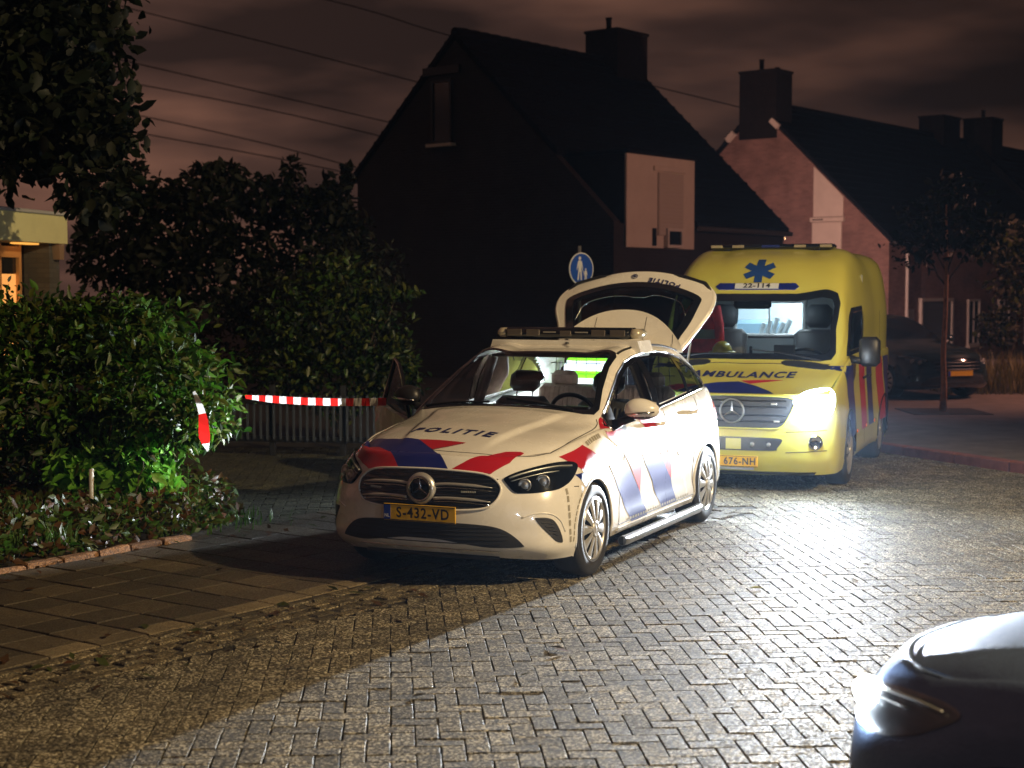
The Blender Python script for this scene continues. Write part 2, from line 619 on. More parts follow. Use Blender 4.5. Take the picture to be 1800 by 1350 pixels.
class Stones:
    """stones gathered into one mesh with a tone per stone"""
    def __init__(self): self.v = []; self.f = []; self.t = []
    def add(self, v, f, M, tone):
        b = len(self.v)
        self.v += [tuple(M @ Vector(p)) for p in v]
        self.f += [tuple(i + b for i in q) for q in f]
        self.t += [tone] * len(v)
    def build(self, name, m, parent=None, kind=None):
        o = mesh_obj(name, self.v, self.f, m, parent)
        a = o.data.attributes.new("tone", "FLOAT", "POINT"); a.data.foreach_set("value", self.t)
        if kind: o["kind"] = kind
        return o
def stone_variants(name, lx, ly, h, ch, m, n=8, jit=.0025):
    out = []
    for k in range(n):
        v, f = stone_geo(lx, ly, h, ch, jit)
        me = bpy.data.meshes.new(name)
        me.from_pydata(v, [], f); me.materials.append(m)
        a = me.attributes.new("tone", "FLOAT", "POINT"); a.data.foreach_set("value", [rng.random()] * len(v))
        me.update()
        out.append(me)
    return out

# --- herringbone bricks of the road
W_ = .1075
e1 = Vector((math.cos(R(3.2)), math.sin(R(3.2)))); e2 = Vector((-math.sin(R(4.6)), math.cos(R(4.6))))
cand = []
for i in range(-75, 90):
    for j in range(48, 190):
        c = (i - j) % 4
        if c == 0: u, v, lx, ly = (i + 1) * W_, (j + .5) * W_, 2 * W_, W_
        elif c == 3: u, v, lx, ly = (i + .5) * W_, (j + 1) * W_, W_, 2 * W_
        else: continue
        x = e1.x * u + e2.x * v; y = e1.y * u + e2.y * v
        if y < 5.4 or y > 19.2: continue
        if abs(x) > .36 * y + .55: continue
        k, n = kn((x, y))
        if 6.18 < n < 9.16 and k < 12.6: continue
        if n <= 6.18: pass
        elif in_poly(x, y, GARDEN): continue
        if n > 9.1 and (x < -4.2): continue
        if x > 4.1 and (x - 4.1) * .906 + (y - 19.9) * .423 > -.03: continue
        cand.append((y, x, lx, ly))
cand.sort()
zs = {}
vis = [q for q in cand if q[0] > 7.25 and abs(q[1]) < .338 * q[0] and not (q[1] > 1.15 and q[0] < 7.3 and q[1] > 1.15)]
first = set(id(q) for q in vis[:300])
va = stone_variants("brick", 2 * W_ - .008, W_ - .008, .06, .0018, M_BRICK, 10)
vb_ = stone_variants("brick", W_ - .008, 2 * W_ - .008, .06, .0018, M_BRICK, 10)
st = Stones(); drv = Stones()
ang = R(3.9)
for q in cand:
    y, x, lx, ly = q
    z = rng.uniform(-.002, .001) + .004 * math.sin(x * 1.9 + y * .8) * math.sin(y * 1.3)
    M = Matrix.Translation((x, y, z)) @ Matrix.Rotation(ang + rng.uniform(-.010, .010), 4, "Z") @ Matrix.Rotation(rng.uniform(-.007, .007), 4, "X") @ Matrix.Rotation(rng.uniform(-.007, .007), 4, "Y")
    if id(q) in first:
        me = rng.choice(va if lx > ly else vb_)
        o = bpy.data.objects.new("brick", me); COL.objects.link(o); o.parent = road; o.matrix_local = M @ Matrix.Translation((0, 0, 0))
    else:
        vv, ff = stone_geo(lx - .008, ly - .008, .03, .0022, .002)
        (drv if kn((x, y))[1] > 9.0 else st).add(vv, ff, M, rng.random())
st.build("brick_paving", M_BRICK, road, "stuff")
M_DRIVE = brick_mat("drive_brick_shaded", (.022, .024, .011), (.045, .045, .022), (.13, .13, .07), (.006, .006, .003), scale=120, rough=(.7, .95))  # drive bricks: the shadow beside the car is put into this darker colour
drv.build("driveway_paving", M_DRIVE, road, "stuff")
# --- border courses and the slabs of the parking strip
pav = sheet("parking_strip", [wpt(1.5, 6.19), wpt(14.2, 6.19), wpt(14.2, 9.14), wpt(1.5, 9.14)], -.011, M_JOINT)
M_BORD = brick_mat("border_brick", (.060, .047, .024), (.10, .08, .042), (.26, .22, .14), (.012, .010, .006), scale=150, rough=(.6, .95), bump=.2)
vb2 = stone_variants("border_brick", .198, .092, .05, .008, M_BORD, 12, .006)
rk = math.atan2(KD.y, KD.x)
cnt = 0
for c in range(5):
    n = 6.245 + c * .108
    k = 3.6 + (c % 2) * .105
    while k < 12.4:
        x, y = wpt(k, n)
        if abs(x) < .35 * y + .3 and y > 6.9 and cnt < 300:
            o = bpy.data.objects.new("border_brick", rng.choice(vb2)); COL.objects.link(o); o.parent = pav
            o.location = (x, y, rng.uniform(-.004, .006)); o.rotation_euler = (rng.uniform(-.07, .07), rng.uniform(-.05, .05), rk + rng.uniform(-.09, .09)); cnt += 1
        k += .213
vs1 = stone_variants("paving_slab", .328, .2945, .05, .004, M_SLAB, 8, .002)
vs2 = stone_variants("paving_slab", .328, .166, .05, .004, M_SLABL, 5, .004)
row = 0
k = 2.6
while k < 13.2:
    n = 6.79 - .02
    first_ = True
    off = (row % 3) * .09
    while n < 9.02:
        ly = .17 if first_ else .297
        x, y = wpt(k, n + ly / 2)
        if abs(x) < .37 * y + .5 and y > 6.3:
            o = bpy.data.objects.new("paving_slab", rng.choice(vs2 if first_ else vs1)); COL.objects.link(o); o.parent = pav
            o.location = (x, y, rng.uniform(-.0025, .002)); o.rotation_euler = (rng.uniform(-.008, .008), rng.uniform(-.008, .008), rk + rng.uniform(-.006, .006))
        n += ly
        first_ = False
    k += .345; row += 1
# --- garden bed and its edging
soil_pts = GARDEN
garden = sheet("garden_bed", soil_pts, .012, mat("soil", (.022, .016, .010), .95, var=.5, vscale=9, bump=.8, bscale=30))
M_EDGE = brick_mat("edging_brick", (.15, .075, .03), (.22, .11, .045), (.30, .17, .08), (.06, .03, .012), scale=150)
ve = stone_variants("edging_stone", .30, .10, .12, .012, M_EDGE, 6, .008)
k = 2.2
while k < 8.35:
    x, y = wpt(k, 9.11)
    o = bpy.data.objects.new("edging_stone", rng.choice(ve)); COL.objects.link(o); o.parent = garden
    o.location = (x, y, .045 + rng.uniform(-.02, .015)); o.rotation_euler = (rng.uniform(-.12, .12), rng.uniform(-.05, .05), rk + rng.uniform(-.07, .07))
    k += .315
# --- pavement on the far right with its kerb
PV = [(4.1, 19.9), (5.95, 15.93), (8.5, 14.4), (26, 30), (26, 42), (6.6, 42), (3.6, 27)]
pv = MB(); pv.prism(PV, -.06, .10)
pvo = pv.build("pavement", mat("pavement_tiles", (.16, .13, .115), .75, var=.25, vscale=3, bump=.2, bscale=90)); pvo["kind"] = "structure"
M_KERB = mat("kerb_red", (.24, .085, .070), .7, var=.25, vscale=8, bump=.3, bscale=60)
a = Vector((4.02, 19.87)); b_ = Vector((5.88, 15.88)); d = (b_ - a); n_ = int(d.length / .8)
for q in range(n_):
    p = a + d * ((q + .5) / n_)
    kb = MB(); kb.box((0, 0, 0), (d.length / n_ - .012, .16, .16), bev=.012)
    o = kb.build("kerb_stone", M_KERB, pvo); o.location = (p.x, p.y, .035); o.rotation_euler = (0, 0, math.atan2(d.y, d.x))

# ================================================================== HOUSES
RH = Vector((.63, .777, 0)); GH = Vector((.777, -.63, 0)); UP = Vector((0, 0, 1))
def brickwall(name, c, mortar):
    m = bpy.data.materials.new(name); m.use_nodes = True
    nt = m.node_tree; b = nt.nodes["Principled BSDF"]; N = nt.nodes.new; L = nt.links.new
    tc = N("ShaderNodeTexCoord"); mp = N("ShaderNodeMapping")
    br = N("ShaderNodeTexBrick"); br.inputs["Scale"].default_value = 1
    br.inputs["Brick Width"].default_value = .22; br.inputs["Row Height"].default_value = .063; br.inputs["Mortar Size"].default_value = .007
    br.inputs["Color1"].default_value = (*c, 1); br.inputs["Color2"].default_value = (*[q * .72 for q in c], 1); br.inputs["Mortar"].default_value = (*mortar, 1)
    # brick courses follow the wall: length along the wall, height up
    sp = N("ShaderNodeSeparateXYZ"); cb = N("ShaderNodeCombineXYZ"); ad = N("ShaderNodeMath"); ad.operation = "ADD"
    L(tc.outputs["Object"], sp.inputs[0]); L(sp.outputs["X"], ad.inputs[0]); L(sp.outputs["Y"], ad.inputs[1])
    L(ad.outputs[0], cb.inputs["X"]); L(sp.outputs["Z"], cb.inputs["Y"]); L(cb.outputs[0], br.inputs["Vector"])
    nz = N("ShaderNodeTexNoise"); nz.inputs["Scale"].default_value = 1.3; nz.inputs["Detail"].default_value = 5; L(tc.outputs["Object"], nz.inputs["Vector"])
    mr = N("ShaderNodeMapRange"); mr.inputs["From Min"].default_value = .3; mr.inputs["From Max"].default_value = .7; mr.inputs["To Min"].default_value = .7; mr.inputs["To Max"].default_value = 1.2
    L(nz.outputs["Fac"], mr.inputs["Value"])
    sc = N("ShaderNodeVectorMath"); sc.operation = "SCALE"; L(br.outputs["Color"], sc.inputs[0]); L(mr.outputs[0], sc.inputs["Scale"]); L(sc.outputs["Vector"], b.inputs["Base Color"])
    b.inputs["Roughness"].default_value = .85
    bp = N("ShaderNodeBump"); bp.inputs["Strength"].default_value = .5; bp.inputs["Distance"].default_value = .01; bp.invert = True
    L(br.outputs["Fac"], bp.inputs["Height"]); L(bp.outputs[0], b.inputs["Normal"])
    return m
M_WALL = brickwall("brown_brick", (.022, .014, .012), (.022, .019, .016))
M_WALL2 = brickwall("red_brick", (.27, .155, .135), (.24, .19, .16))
M_ROOF = mat("roof_tile", (.005, .006, .010), .85, spec=.12, var=.25, vscale=5, bump=.4, bscale=14)
M_PANEL = mat("white_cladding", (.62, .57, .50), .6, var=.06, vscale=3)
M_FRAME = mat("white_frame", (.62, .60, .56), .5)
M_WIN = mat("dark_window", (.010, .012, .015), .08, coat=.5)
def house(apex, label, depth, wall, wl=-3.1, wr=4.42, zr=7.69, bay=None):
    """gabled house; local x runs along the ridge, y towards the street side, z up"""
    rot = math.atan2(RH.y, RH.x)
    h = thing("house", label, "house", (apex[0], apex[1], 0), rot)
    # local y = -w
    sl = (zr - 3.5) / 4.42
    zl = zr + sl * wl; zrr = zr - sl * wr
    gable = [(-wr, -.3), (-wr, zrr), (0, zr), (-wl, zl), (-wl, -.3)]
    g = MB()
    for x0, x1 in ((0, .22), (depth - .22, depth)):
        n = len(gable)
        vs = [(x0, y, z - .06 if z > 0 else z) for y, z in gable] + [(x1, y, z - .06 if z > 0 else z) for y, z in gable]
        g.add(vs, [tuple(range(n)), tuple(reversed(range(n, 2 * n)))] + [(i, n + i, n + (i + 1) % n, (i + 1) % n) for i in range(n)])
    g.box((depth / 2, -wr + .11, (zrr - .1 - .3) / 2), (depth - .44, .22, zrr - .1 + .3))
    g.box((depth / 2, -wl - .11, (zl - .1 - .3) / 2), (depth - .44, .22, zl - .1 + .3))
    g.build("wall", wall, h)
    for s, w in ((-1, wr), (1, -wl)):
        ov = w + .14
        ze = zr - sl * ov
        r_ = MB()
        t = .14
        spans = [(-.05, depth + .05, ov)]
        if bay and s < 0: spans = [(bay[1], depth + .05, ov), (-.05, bay[1] - .002, bay[2])]
        for (xa, xb, o_) in spans:
            zo = zr - sl * o_
            a = [(xa, 0, zr), (xb, 0, zr), (xb, s * o_, zo), (xa, s * o_, zo)]
            vs = a + [(x, y, z + t) for x, y, z in a]
            r_.add(vs, [(0, 1, 2, 3), (7, 6, 5, 4), (0, 4, 5, 1), (1, 5, 6, 2), (2, 6, 7, 3), (3, 7, 4, 0)])
        ro = r_.build("roof", M_ROOF, h)
        nr = int(ov * 1.38 / .33)
        tl = MB()
        for q in range(1, nr):     # the lower edge of each course of tiles
            f = q / nr
            if bay and s < 0 and ov * f > bay[2]: xa, xb = bay[1], depth + .04
            else: xa, xb = -.04, depth + .04
            tl.box(((xa + xb) / 2, s * ov * f, zr - sl * ov * f + t + .012), (xb - xa, .06, .035), M=Matrix.Rotation(-s * math.atan(sl), 4, "X"))
        to = tl.build("tile_course", M_ROOF, ro); to["kind"] = "stuff"
        gt = MB(); gt.tube([(bay[1] if bay and s < 0 else -.05, s * (ov + .05), ze), (depth + .05, s * (ov + .05), ze)], .06, 8); gt.build("gutter", mat("zinc", (.10, .10, .105), .5, metal=.5), h)
    x = 0.0
    while x < depth:
        rt = MB(); rt.tube([(x, 0, zr + .12), (x + .40, 0, zr + .135)], [.115, .13], 8)
        rt.build("ridge_tile", M_ROOF, h); x += .38
    return h
M_SOFF = mat("dark_brick", (.012, .010, .010), .85, spec=.15, var=.3, vscale=6)
def chimney(h, x, y, zb, zt, lx, ly, pots=((.0, .0, .35),)):
    c = MB(); c.box((x, y, (zb + zt) / 2), (lx, ly, zt - zb)); co = c.build("chimney", M_SOFF, h)
    MB().box((x, y, zt + .03), (lx + .08, ly + .08, .08), bev=.02).build("chimney_cap", M_SOFF, co)
    for px, py, hh in pots:
        MB().lathe([(.07, 0), (.075, hh * .8), (.09, hh), (.05, hh)], 10, "Z", (x + px, y + py, zt + .06)).build("chimney_pot", M_SOFF, co)
    return co
def window(h, c, size, axis, frame, m=None, sill=True, bar=False):
    """window in a wall; axis 'x' = in a wall whose face looks along local -x, 'y' = along local -y"""
    w, hh = size
    f = MB(); g = MB()
    t = .06
    def bx(mb, u, v, du, dv, dp, off):
        if axis == "x": mb.box((c[0] + off, c[1] + u, c[2] + v), (dp, du, dv))
        else: mb.box((c[0] + u, c[1] + off, c[2] + v), (du, dp, dv))
    bx(f, 0, hh / 2 - t / 2, w, t, .09, -.03); bx(f, 0, -hh / 2 + t / 2, w, t, .09, -.03)
    bx(f, -w / 2 + t / 2, 0, t, hh - 2 * t, .09, -.03); bx(f, w / 2 - t / 2, 0, t, hh - 2 * t, .09, -.03)
    if bar: bx(f, 0, 0, .05, hh - 2 * t, .07, -.03)
    fo = f.build("window", frame, h)
    bx(g, 0, 0, w - 2 * t, hh - 2 * t, .02, -.025); g.build("pane", m or M_WIN, fo)
    if sill:
        s = MB(); bx(s, 0, -hh / 2 - .035, w + .16, .07, .18, -.07); s.build("sill", M_PANEL, fo)
    return fo
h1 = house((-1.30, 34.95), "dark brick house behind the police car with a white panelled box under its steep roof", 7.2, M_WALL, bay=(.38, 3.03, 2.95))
chimney(h1, 6.35, 0, 6.9, 8.55, 1.35, 1.0, ((-.35, 0, .34), (.3, 0, .14)))
window(h1, (0, .36, 6.05), (.62, 1.45), "x", mat("grey_frame", (.012, .0125, .012), .5))
MB().box((-.04, .36, 6.98), (.08, 1.1, .18)).build("lintel", mat("grey_frame"), h1)
bx = MB()
bx.box((1.70, -3.66, 3.90), (2.62, 1.55, 1.96)); bo = bx.build("bay", M_SOFF, h1)
MB().box((1.70, -4.46, 3.89), (2.66, .06, 1.98), bev=.01).build("bay_panel", M_PANEL, bo)
MB().box((1.98, -4.51, 4.62), (1.25, .06, .11), bev=.01).build("shutter_box", M_PANEL, bo)
MB().box((2.02, -4.508, 3.86), (.98, .05, 1.36), bev=.01).build("shutter", mat("shutter_beige", (.50, .46, .41), .65), bo)
for k in range(16): MB().box((2.02, -4.536, 3.24 + k * .083), (.95, .012, .070), bev=.004).build("shutter_slat", mat("shutter_beige"), bo)
window(h1, (2.10, -4.525, 3.13), (.62, .42), "y", M_FRAME, sill=False)
MB().box((1.40, -4.50, 3.14), (.14, .035, .38)).build("vent_slot", M_WIN, bo)
MB().box((1.70, -3.70, 4.93), (2.72, 1.7, .09), bev=.02).build("bay_roof", M_ROOF, bo)

wl_ = MB(); wl_.box((7.32, -4.34, 3.28), (.10, .10, .12), bev=.02); wlo = wl_.build("wall_lamp", M_BLACK, h1)
MB().box((7.385, -4.34, 3.27), (.03, .07, .07), bev=.01).build("lamp_glass", mat("small_lamp", (.9, .7, .4), .4, emit=(1, .55, .25), estr=9), wlo)
spot("wall_lamp_light", tuple(Vector((-1.30, 34.95, 3.27)) + RH * 7.46 + GH * 4.34), (9.0, 47.0, 4.6), 1700, (1.0, .53, .42), 160, .4, .04)
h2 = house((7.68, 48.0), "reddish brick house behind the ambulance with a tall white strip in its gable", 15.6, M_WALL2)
chimney(h2, .42, 0, 6.7, 8.75, 1.0, 1.3, ((-.0, .15, .40), (.1, -.35, .12)))
chimney(h2, 13.6, 0, 6.9, 8.5, 1.5, 1.0, ((.2, 0, .12),))
for yy in (.95, -.62):
    MB().box((-.08, yy, 7.69 - .948 * abs(yy) + .03), (.16, .34, .16), M=Matrix.Rotation(R(-43 if yy > 0 else 43), 4, "X")).build("verge_cap", M_PANEL, h2)
sp_ = MB()
sl2 = (7.69 - 3.5) / 4.42
poly = [(-1.94, 4.22), (-2.93, 4.22), (-2.93, 7.69 - sl2 * 2.93 - .10), (-1.94, 7.69 - sl2 * 1.94 - .10)]
sp_.add([(-.03, y, z) for y, z in poly] + [(.02, y, z) for y, z in poly], [(0, 1, 2, 3), (7, 6, 5, 4), (0, 4, 5, 1), (1, 5, 6, 2), (2, 6, 7, 3), (3, 7, 4, 0)])
wpn = sp_.build("gable_panel", M_PANEL, h2)
MB().box((-.06, -2.43, 4.13), (.16, 1.12, .14), bev=.02).build("shutter_box", M_PANEL, wpn)
MB().box((-.02, -2.40, 3.1), (.06, .98, 1.9), bev=.01).build("shutter", M_PANEL, wpn)
MB().box((-.07, -2.15, 4.13), (.16, .36, .03)).build("box_slot", M_WIN, wpn)
dpn = MB(); dpn.tube([(1.1, -4.50, 3.4), (1.1, -4.50, .1)], .05, 8); dpn.build("drain_pipe", M_FRAME, h2)
MB().box((1.45, -4.46, 1.05), (.35, .08, .75)).build("meter_box", mat("grey_frame2", (.35, .34, .33), .6), h2)
gd = MB(); gd.box((3.3, -4.45, .75), (2.2, .06, 1.8)); gdo = gd.build("garage_door", mat("door_grey", (.13, .14, .15), .6), h2)
for k in range(8): MB().box((3.3, -4.49, -.05 + k * .22), (2.16, .02, .20), bev=.006).build("door_panel", mat("door_grey"), gdo)
for x0, w_, z0, hh in ((2.15, .10, .75, 1.9), (4.45, .10, .75, 1.9)):
    MB().box((x0, -4.48, z0), (w_, .12, hh)).build("door_frame", M_FRAME, gdo)
MB().box((3.3, -4.48, 1.70), (2.4, .12, .10)).build("door_frame", M_FRAME, gdo)
for x0 in (6.3, 8.9, 11.4, 13.4):
    window(h2, (x0, -4.42, .95), (.95, 1.5), "y", M_FRAME, bar=True)
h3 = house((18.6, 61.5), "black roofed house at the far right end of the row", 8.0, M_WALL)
chimney(h3, .5, 0, 6.7, 8.8, 1.1, 1.2)

# low porch building at the left edge
pr = thing("porch", "flat roofed porch with a cream fascia and a warmly lit window at the left edge", "building", (-5.84, 20.0, 0), math.atan2(1, .212))
M_CREAM = mat("cream_fascia", (.72, .70, .36), .6, var=.06, vscale=4)
MB().box((-2.2, .60, 2.765), (4.4, 1.30, .36)).build("fascia", M_CREAM, pr)
MB().box((-2.2, .60, 2.965), (4.46, 1.38, .045), bev=.01).build("roof_edge", mat("grey_coping", (.45, .45, .44), .5), pr)
pl_ = MB(); pl_.box((-.13, .25, 1.25), (.26, .36, 2.7)); pl_.build("pillar", brickwall("grey_brick", (.12, .11, .09), (.09, .08, .07)), pr)
MB().box((-2.3, .46, 1.25), (4.08, .06, 2.66)).build("wall", M_SOFF, pr)
dw = MB()
for x0 in (-.49, -.97): dw.box((x0, .40, 1.25), (.06, .10, 2.66))
dw.box((-.73, .40, 2.47), (.42, .10, .14))
dwo = dw.build("door_frame", mat("warm_frame", (.55, .28, .10), .5), pr)
MB().box((-.73, .41, 2.30), (.42, .03, .20)).build("upper_pane", M_WIN, dwo)
MB().box((-.73, .415, 1.66), (.42, .03, 1.06)).build("lit_pane", mat("lit_curtain", (.7, .35, .12), .7, emit=(1.0, .42, .10), estr=.75, var=.2, vscale=5), dwo)
MB().box((-.60, .22, 2.575), (.46, .14, .02)).build("ceiling_light", mat("porch_glow", (.9, .6, .2), .5, emit=(1, .45, .08), estr=1.1), pr)
wlm = MB(); wlm.prism([(-.05, -.10), (.05, -.10), (.07, .10), (-.07, .10)], 0, .10); wlm.v = [(x - .12, .068 - z, y + 2.48) for x, y, z in wlm.v]
wlm.build("wall_lamp", mat("lamp_brown", (.30, .20, .13), .4), pr)

# ================================================================== PLANTS
def leaf_cloud(n, blobs, size, mats, bias=.25, droop=.3, shell=.55, aspect=.42, seed=1):
    """many folded leaves spread through a union of ellipsoids; returns arrays"""
    r = np.random.RandomState(seed)
    vol = np.array([b[3] * b[4] * b[5] for b in blobs]) ** .7
    pk = r.choice(len(blobs), n, p=vol / vol.sum())
    B = np.array(blobs)[pk]
    d = r.normal(size=(n, 3)); d /= np.linalg.norm(d, axis=1)[:, None]
    rad = shell + (1 - shell) * r.rand(n) ** .6
    rad *= 1 + .13 * np.sin(d[:, 0] * 7 + pk) * np.sin(d[:, 2] * 6 + pk * 2) + .09 * r.normal(size=n)
    P = B[:, :3] + d * rad[:, None] * B[:, 3:6]
    t = d * (.6 + bias) + r.normal(size=(n, 3)) * .75
    t[:, 2] -= droop * r.rand(n)
    t /= np.linalg.norm(t, axis=1)[:, None]
    s = np.cross(t, r.normal(size=(n, 3)) + np.array([0, 0, 1.2])); s /= np.linalg.norm(s, axis=1)[:, None]
    u = np.cross(s, t)
    L = size * (.5 + .95 * r.rand(n) ** 1.3)[:, None]
    Wd = L * aspect
    cv = (.06 + .10 * r.rand(n))[:, None]
    V = np.stack([P - t * L * .5, P - t * L * .22 + s * Wd * .44 + u * L * .06, P + t * L * .12 + s * Wd * .46 + u * L * .05, P + t * L * .5 - u * L * cv,
                  P + t * L * .12 - s * Wd * .46 + u * L * .05, P - t * L * .22 - s * Wd * .44 + u * L * .06], 1).reshape(-1, 3)
    i = np.arange(n) * 6
    F = np.stack([i, i + 1, i + 2, i, i + 2, i + 3, i, i + 3, i + 4, i, i + 4, i + 5], 1).reshape(-1, 3)
    return V, F, P
def leaves_obj(name, V, F, mats, parent=None, kind=None, seed=3, per=4):
    me = bpy.data.meshes.new(name)
    me.vertices.add(len(V)); me.vertices.foreach_set("co", V.astype(np.float32).ravel())
    nf = len(F)
    me.loops.add(nf * 3); me.polygons.add(nf)
    me.loops.foreach_set("vertex_index", F.astype(np.int32).ravel())
    me.polygons.foreach_set("loop_start", np.arange(nf, dtype=np.int32) * 3)
    for m in mats: me.materials.append(m)
    r = np.random.RandomState(seed)
    mi = np.repeat(r.randint(0, len(mats), nf // per), per)
    me.polygons.foreach_set("material_index", mi.astype(np.int32))
    me.update(calc_edges=True); me.validate()
    o = bpy.data.objects.new(name, me); COL.objects.link(o)
    if parent is not None: o.parent = parent
    if kind: o["kind"] = kind
    return o
def leaf_mat(name, c, rough=.42, tr=.25):
    m = mat(name, c, rough, var=.25, vscale=9, spec=.4)
    nt = m.node_tree; b = nt.nodes["Principled BSDF"]; out = nt.nodes["Material Output"]
    t = nt.nodes.new("ShaderNodeBsdfTranslucent"); t.inputs["Color"].default_value = (c[0] * 1.3, c[1] * 1.6, c[2], 1)
    mx = nt.nodes.new("ShaderNodeMixShader"); mx.inputs[0].default_value = tr
    nt.links.new(b.outputs[0], mx.inputs[1]); nt.links.new(t.outputs[0], mx.inputs[2]); nt.links.new(mx.outputs[0], out.inputs["Surface"])
    return m
LM1 = [leaf_mat("leaf_green", (.036, .076, .010), .45), leaf_mat("leaf_olive", (.062, .076, .010), .45), leaf_mat("leaf_deep", (.011, .030, .006), .45), leaf_mat("leaf_fresh", (.066, .165, .018), .42)]
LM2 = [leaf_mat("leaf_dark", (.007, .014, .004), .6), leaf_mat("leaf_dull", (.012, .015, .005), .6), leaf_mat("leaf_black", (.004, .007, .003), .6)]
LM3 = [leaf_mat("leaf_brown", (.055, .028, .010)), leaf_mat("leaf_olive2", (.040, .050, .011)), leaf_mat("leaf_rust", (.080, .032, .010))]
M_BARK = mat("bark", (.055, .038, .025), .85, var=.4, vscale=12, bump=.6, bscale=25)
def branches(parent, base, tips, r0, name="branch", m=None, seed=2):
    rr = random.Random(seed)
    for t in tips:
        a = Vector(base); b = Vector(t); pts = []
        for k in range(7):
            f = k / 6
            p = a.lerp(b, f); p.z += .10 * math.sin(f * math.pi) * (b - a).length * .5
            p += Vector((rr.uniform(-1, 1), rr.uniform(-1, 1), rr.uniform(-.5, .5))) * .03 * (b - a).length * (1 if 0 < k < 6 else 0)
            pts.append(p)
        MB().tube(pts, [r0 * (1 - .8 * k / 6) for k in range(7)], 7).build(name, m or M_BARK, parent, smooth=True)

# near shrub at the left
sh = thing("shrub", "large leafy green shrub in the garden bed at the left", "shrub", (0, 0, 0))
SB = [(-4.15, 14.1, 1.12, 1.55, 1.15, .86), (-3.15, 13.7, 1.02, .66, .7, .62), (-2.82, 13.5, .84, .42, .5, .24), (-3.7, 14.0, .62, .72, .62, .38), (-4.7, 14.2, 1.45, 1.0, .9, .52), (-3.6, 14.0, 1.55, .55, .6, .42), (-5.2, 13.8, .9, .7, .7, .75)]
V, F, P = leaf_cloud(14500, SB, .108, LM1, seed=5, shell=.42)
proj = np.stack([P[:, 0] / P[:, 1], (P[:, 2] - 1.975) / P[:, 1]], 1)
infr = (proj[:, 0] > -.335) & (P[:, 2] > .1)
order = np.argsort(np.where(infr, P[:, 1], 99))
sel = order[:300]
mask = np.ones(len(P), bool); mask[sel] = False
FF = F.reshape(-1, 4, 3)
leaves_obj("foliage", V, FF[mask].reshape(-1, 3), LM1, sh, "stuff")
lv_me = []
for k in range(12):
    i = sel[k]; q = V[i * 6:i * 6 + 6] - P[i]
    me = bpy.data.meshes.new("leaf"); me.from_pydata([tuple(x) for x in q], [], [(0, 1, 2), (0, 2, 3), (0, 3, 4), (0, 4, 5)]); me.materials.append(LM1[k % 4]); me.update(); lv_me.append(me)
for k, i in enumerate(sel):
    o = bpy.data.objects.new("leaf", lv_me[k % 12]); COL.objects.link(o); o.parent = sh; o.location = P[i]; o.rotation_euler = (rng.uniform(-.5, .5), rng.uniform(-.5, .5), rng.uniform(-1.2, 1.2))
branches(sh, (-3.75, 13.75, 0), [(-4.4, 14.1, 1.5), (-3.9, 13.9, 1.6), (-3.3, 13.6, 1.3), (-2.9, 13.5, .9), (-3.5, 13.3, .8), (-4.9, 14.0, 1.2)], .030)
MB().tube([(-3.62, 13.05, .0), (-3.61, 13.05, .45)], .022, 8).build("stem", mat("pale_bark", (.45, .42, .36), .7), sh, smooth=True)
# the leaves at the foot of the shrub, a plant of its own
lo_ = thing("laurel_bush", "low broad leaved bush lit bright green at the foot of the shrub", "bush", (0, 0, 0))
V, F, P = leaf_cloud(1500, [(-3.5, 13.55, .38, .42, .30, .36), (-3.25, 13.5, .24, .30, .28, .22), (-3.85, 13.5, .30, .3, .3, .28)], .15, LM1, seed=8, aspect=.5)
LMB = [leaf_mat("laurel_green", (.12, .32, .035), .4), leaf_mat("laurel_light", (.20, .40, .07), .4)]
leaves_obj("foliage", V, F, LMB, lo_, "stuff")
branches(lo_, (-3.35, 13.35, 0), [(-3.2, 13.2, .5), (-3.5, 13.3, .6), (-3.3, 13.5, .6)], .014)
# ground cover
gk, gn = [], []
r_ = np.random.RandomState(21)
pts = []
while len(pts) < 9000:
    x = r_.uniform(-5.6, -2.2); y = r_.uniform(8.6, 15.5)
    if in_poly(x, y, GARDEN):
        k, n = kn((x, y))
        if n > 9.12: pts.append((x, y))
pts = np.array(pts)
hgt = .05 + .20 * np.clip((kn_ := (pts @ np.array([ND.x, ND.y])) - 9.1) / .5, 0, 1) * r_.rand(len(pts))
gb_ = np.stack([pts[:, 0], pts[:, 1], hgt, np.full(len(pts), .03), np.full(len(pts), .03), np.full(len(pts), .03)], 1)
n = len(pts)
t = r_.normal(size=(n, 3)); t[:, 2] = np.abs(t[:, 2]) * .8; t /= np.linalg.norm(t, axis=1)[:, None]
s = np.cross(t, r_.normal(size=(n, 3))); s /= np.linalg.norm(s, axis=1)[:, None]
u = np.cross(s, t); L_ = (.05 + .07 * r_.rand(n))[:, None]; C_ = gb_[:, :3]
V = np.stack([C_ - t * L_ * .5, C_ + s * L_ * .24 + u * L_ * .06, C_ + t * L_ * .5, C_ - s * L_ * .24 + u * L_ * .06], 1).reshape(-1, 3)
i = np.arange(n) * 4
F = np.stack([i, i + 1, i + 2, i, i + 2, i + 3], 1).reshape(-1, 3)
gco = leaves_obj("ground_cover", V, F, LM3 + [LM1[1], LM1[0]], None, "stuff", per=2)
tag(gco, "mixed brown and green ground cover leaves along the brick edging", "ground cover")
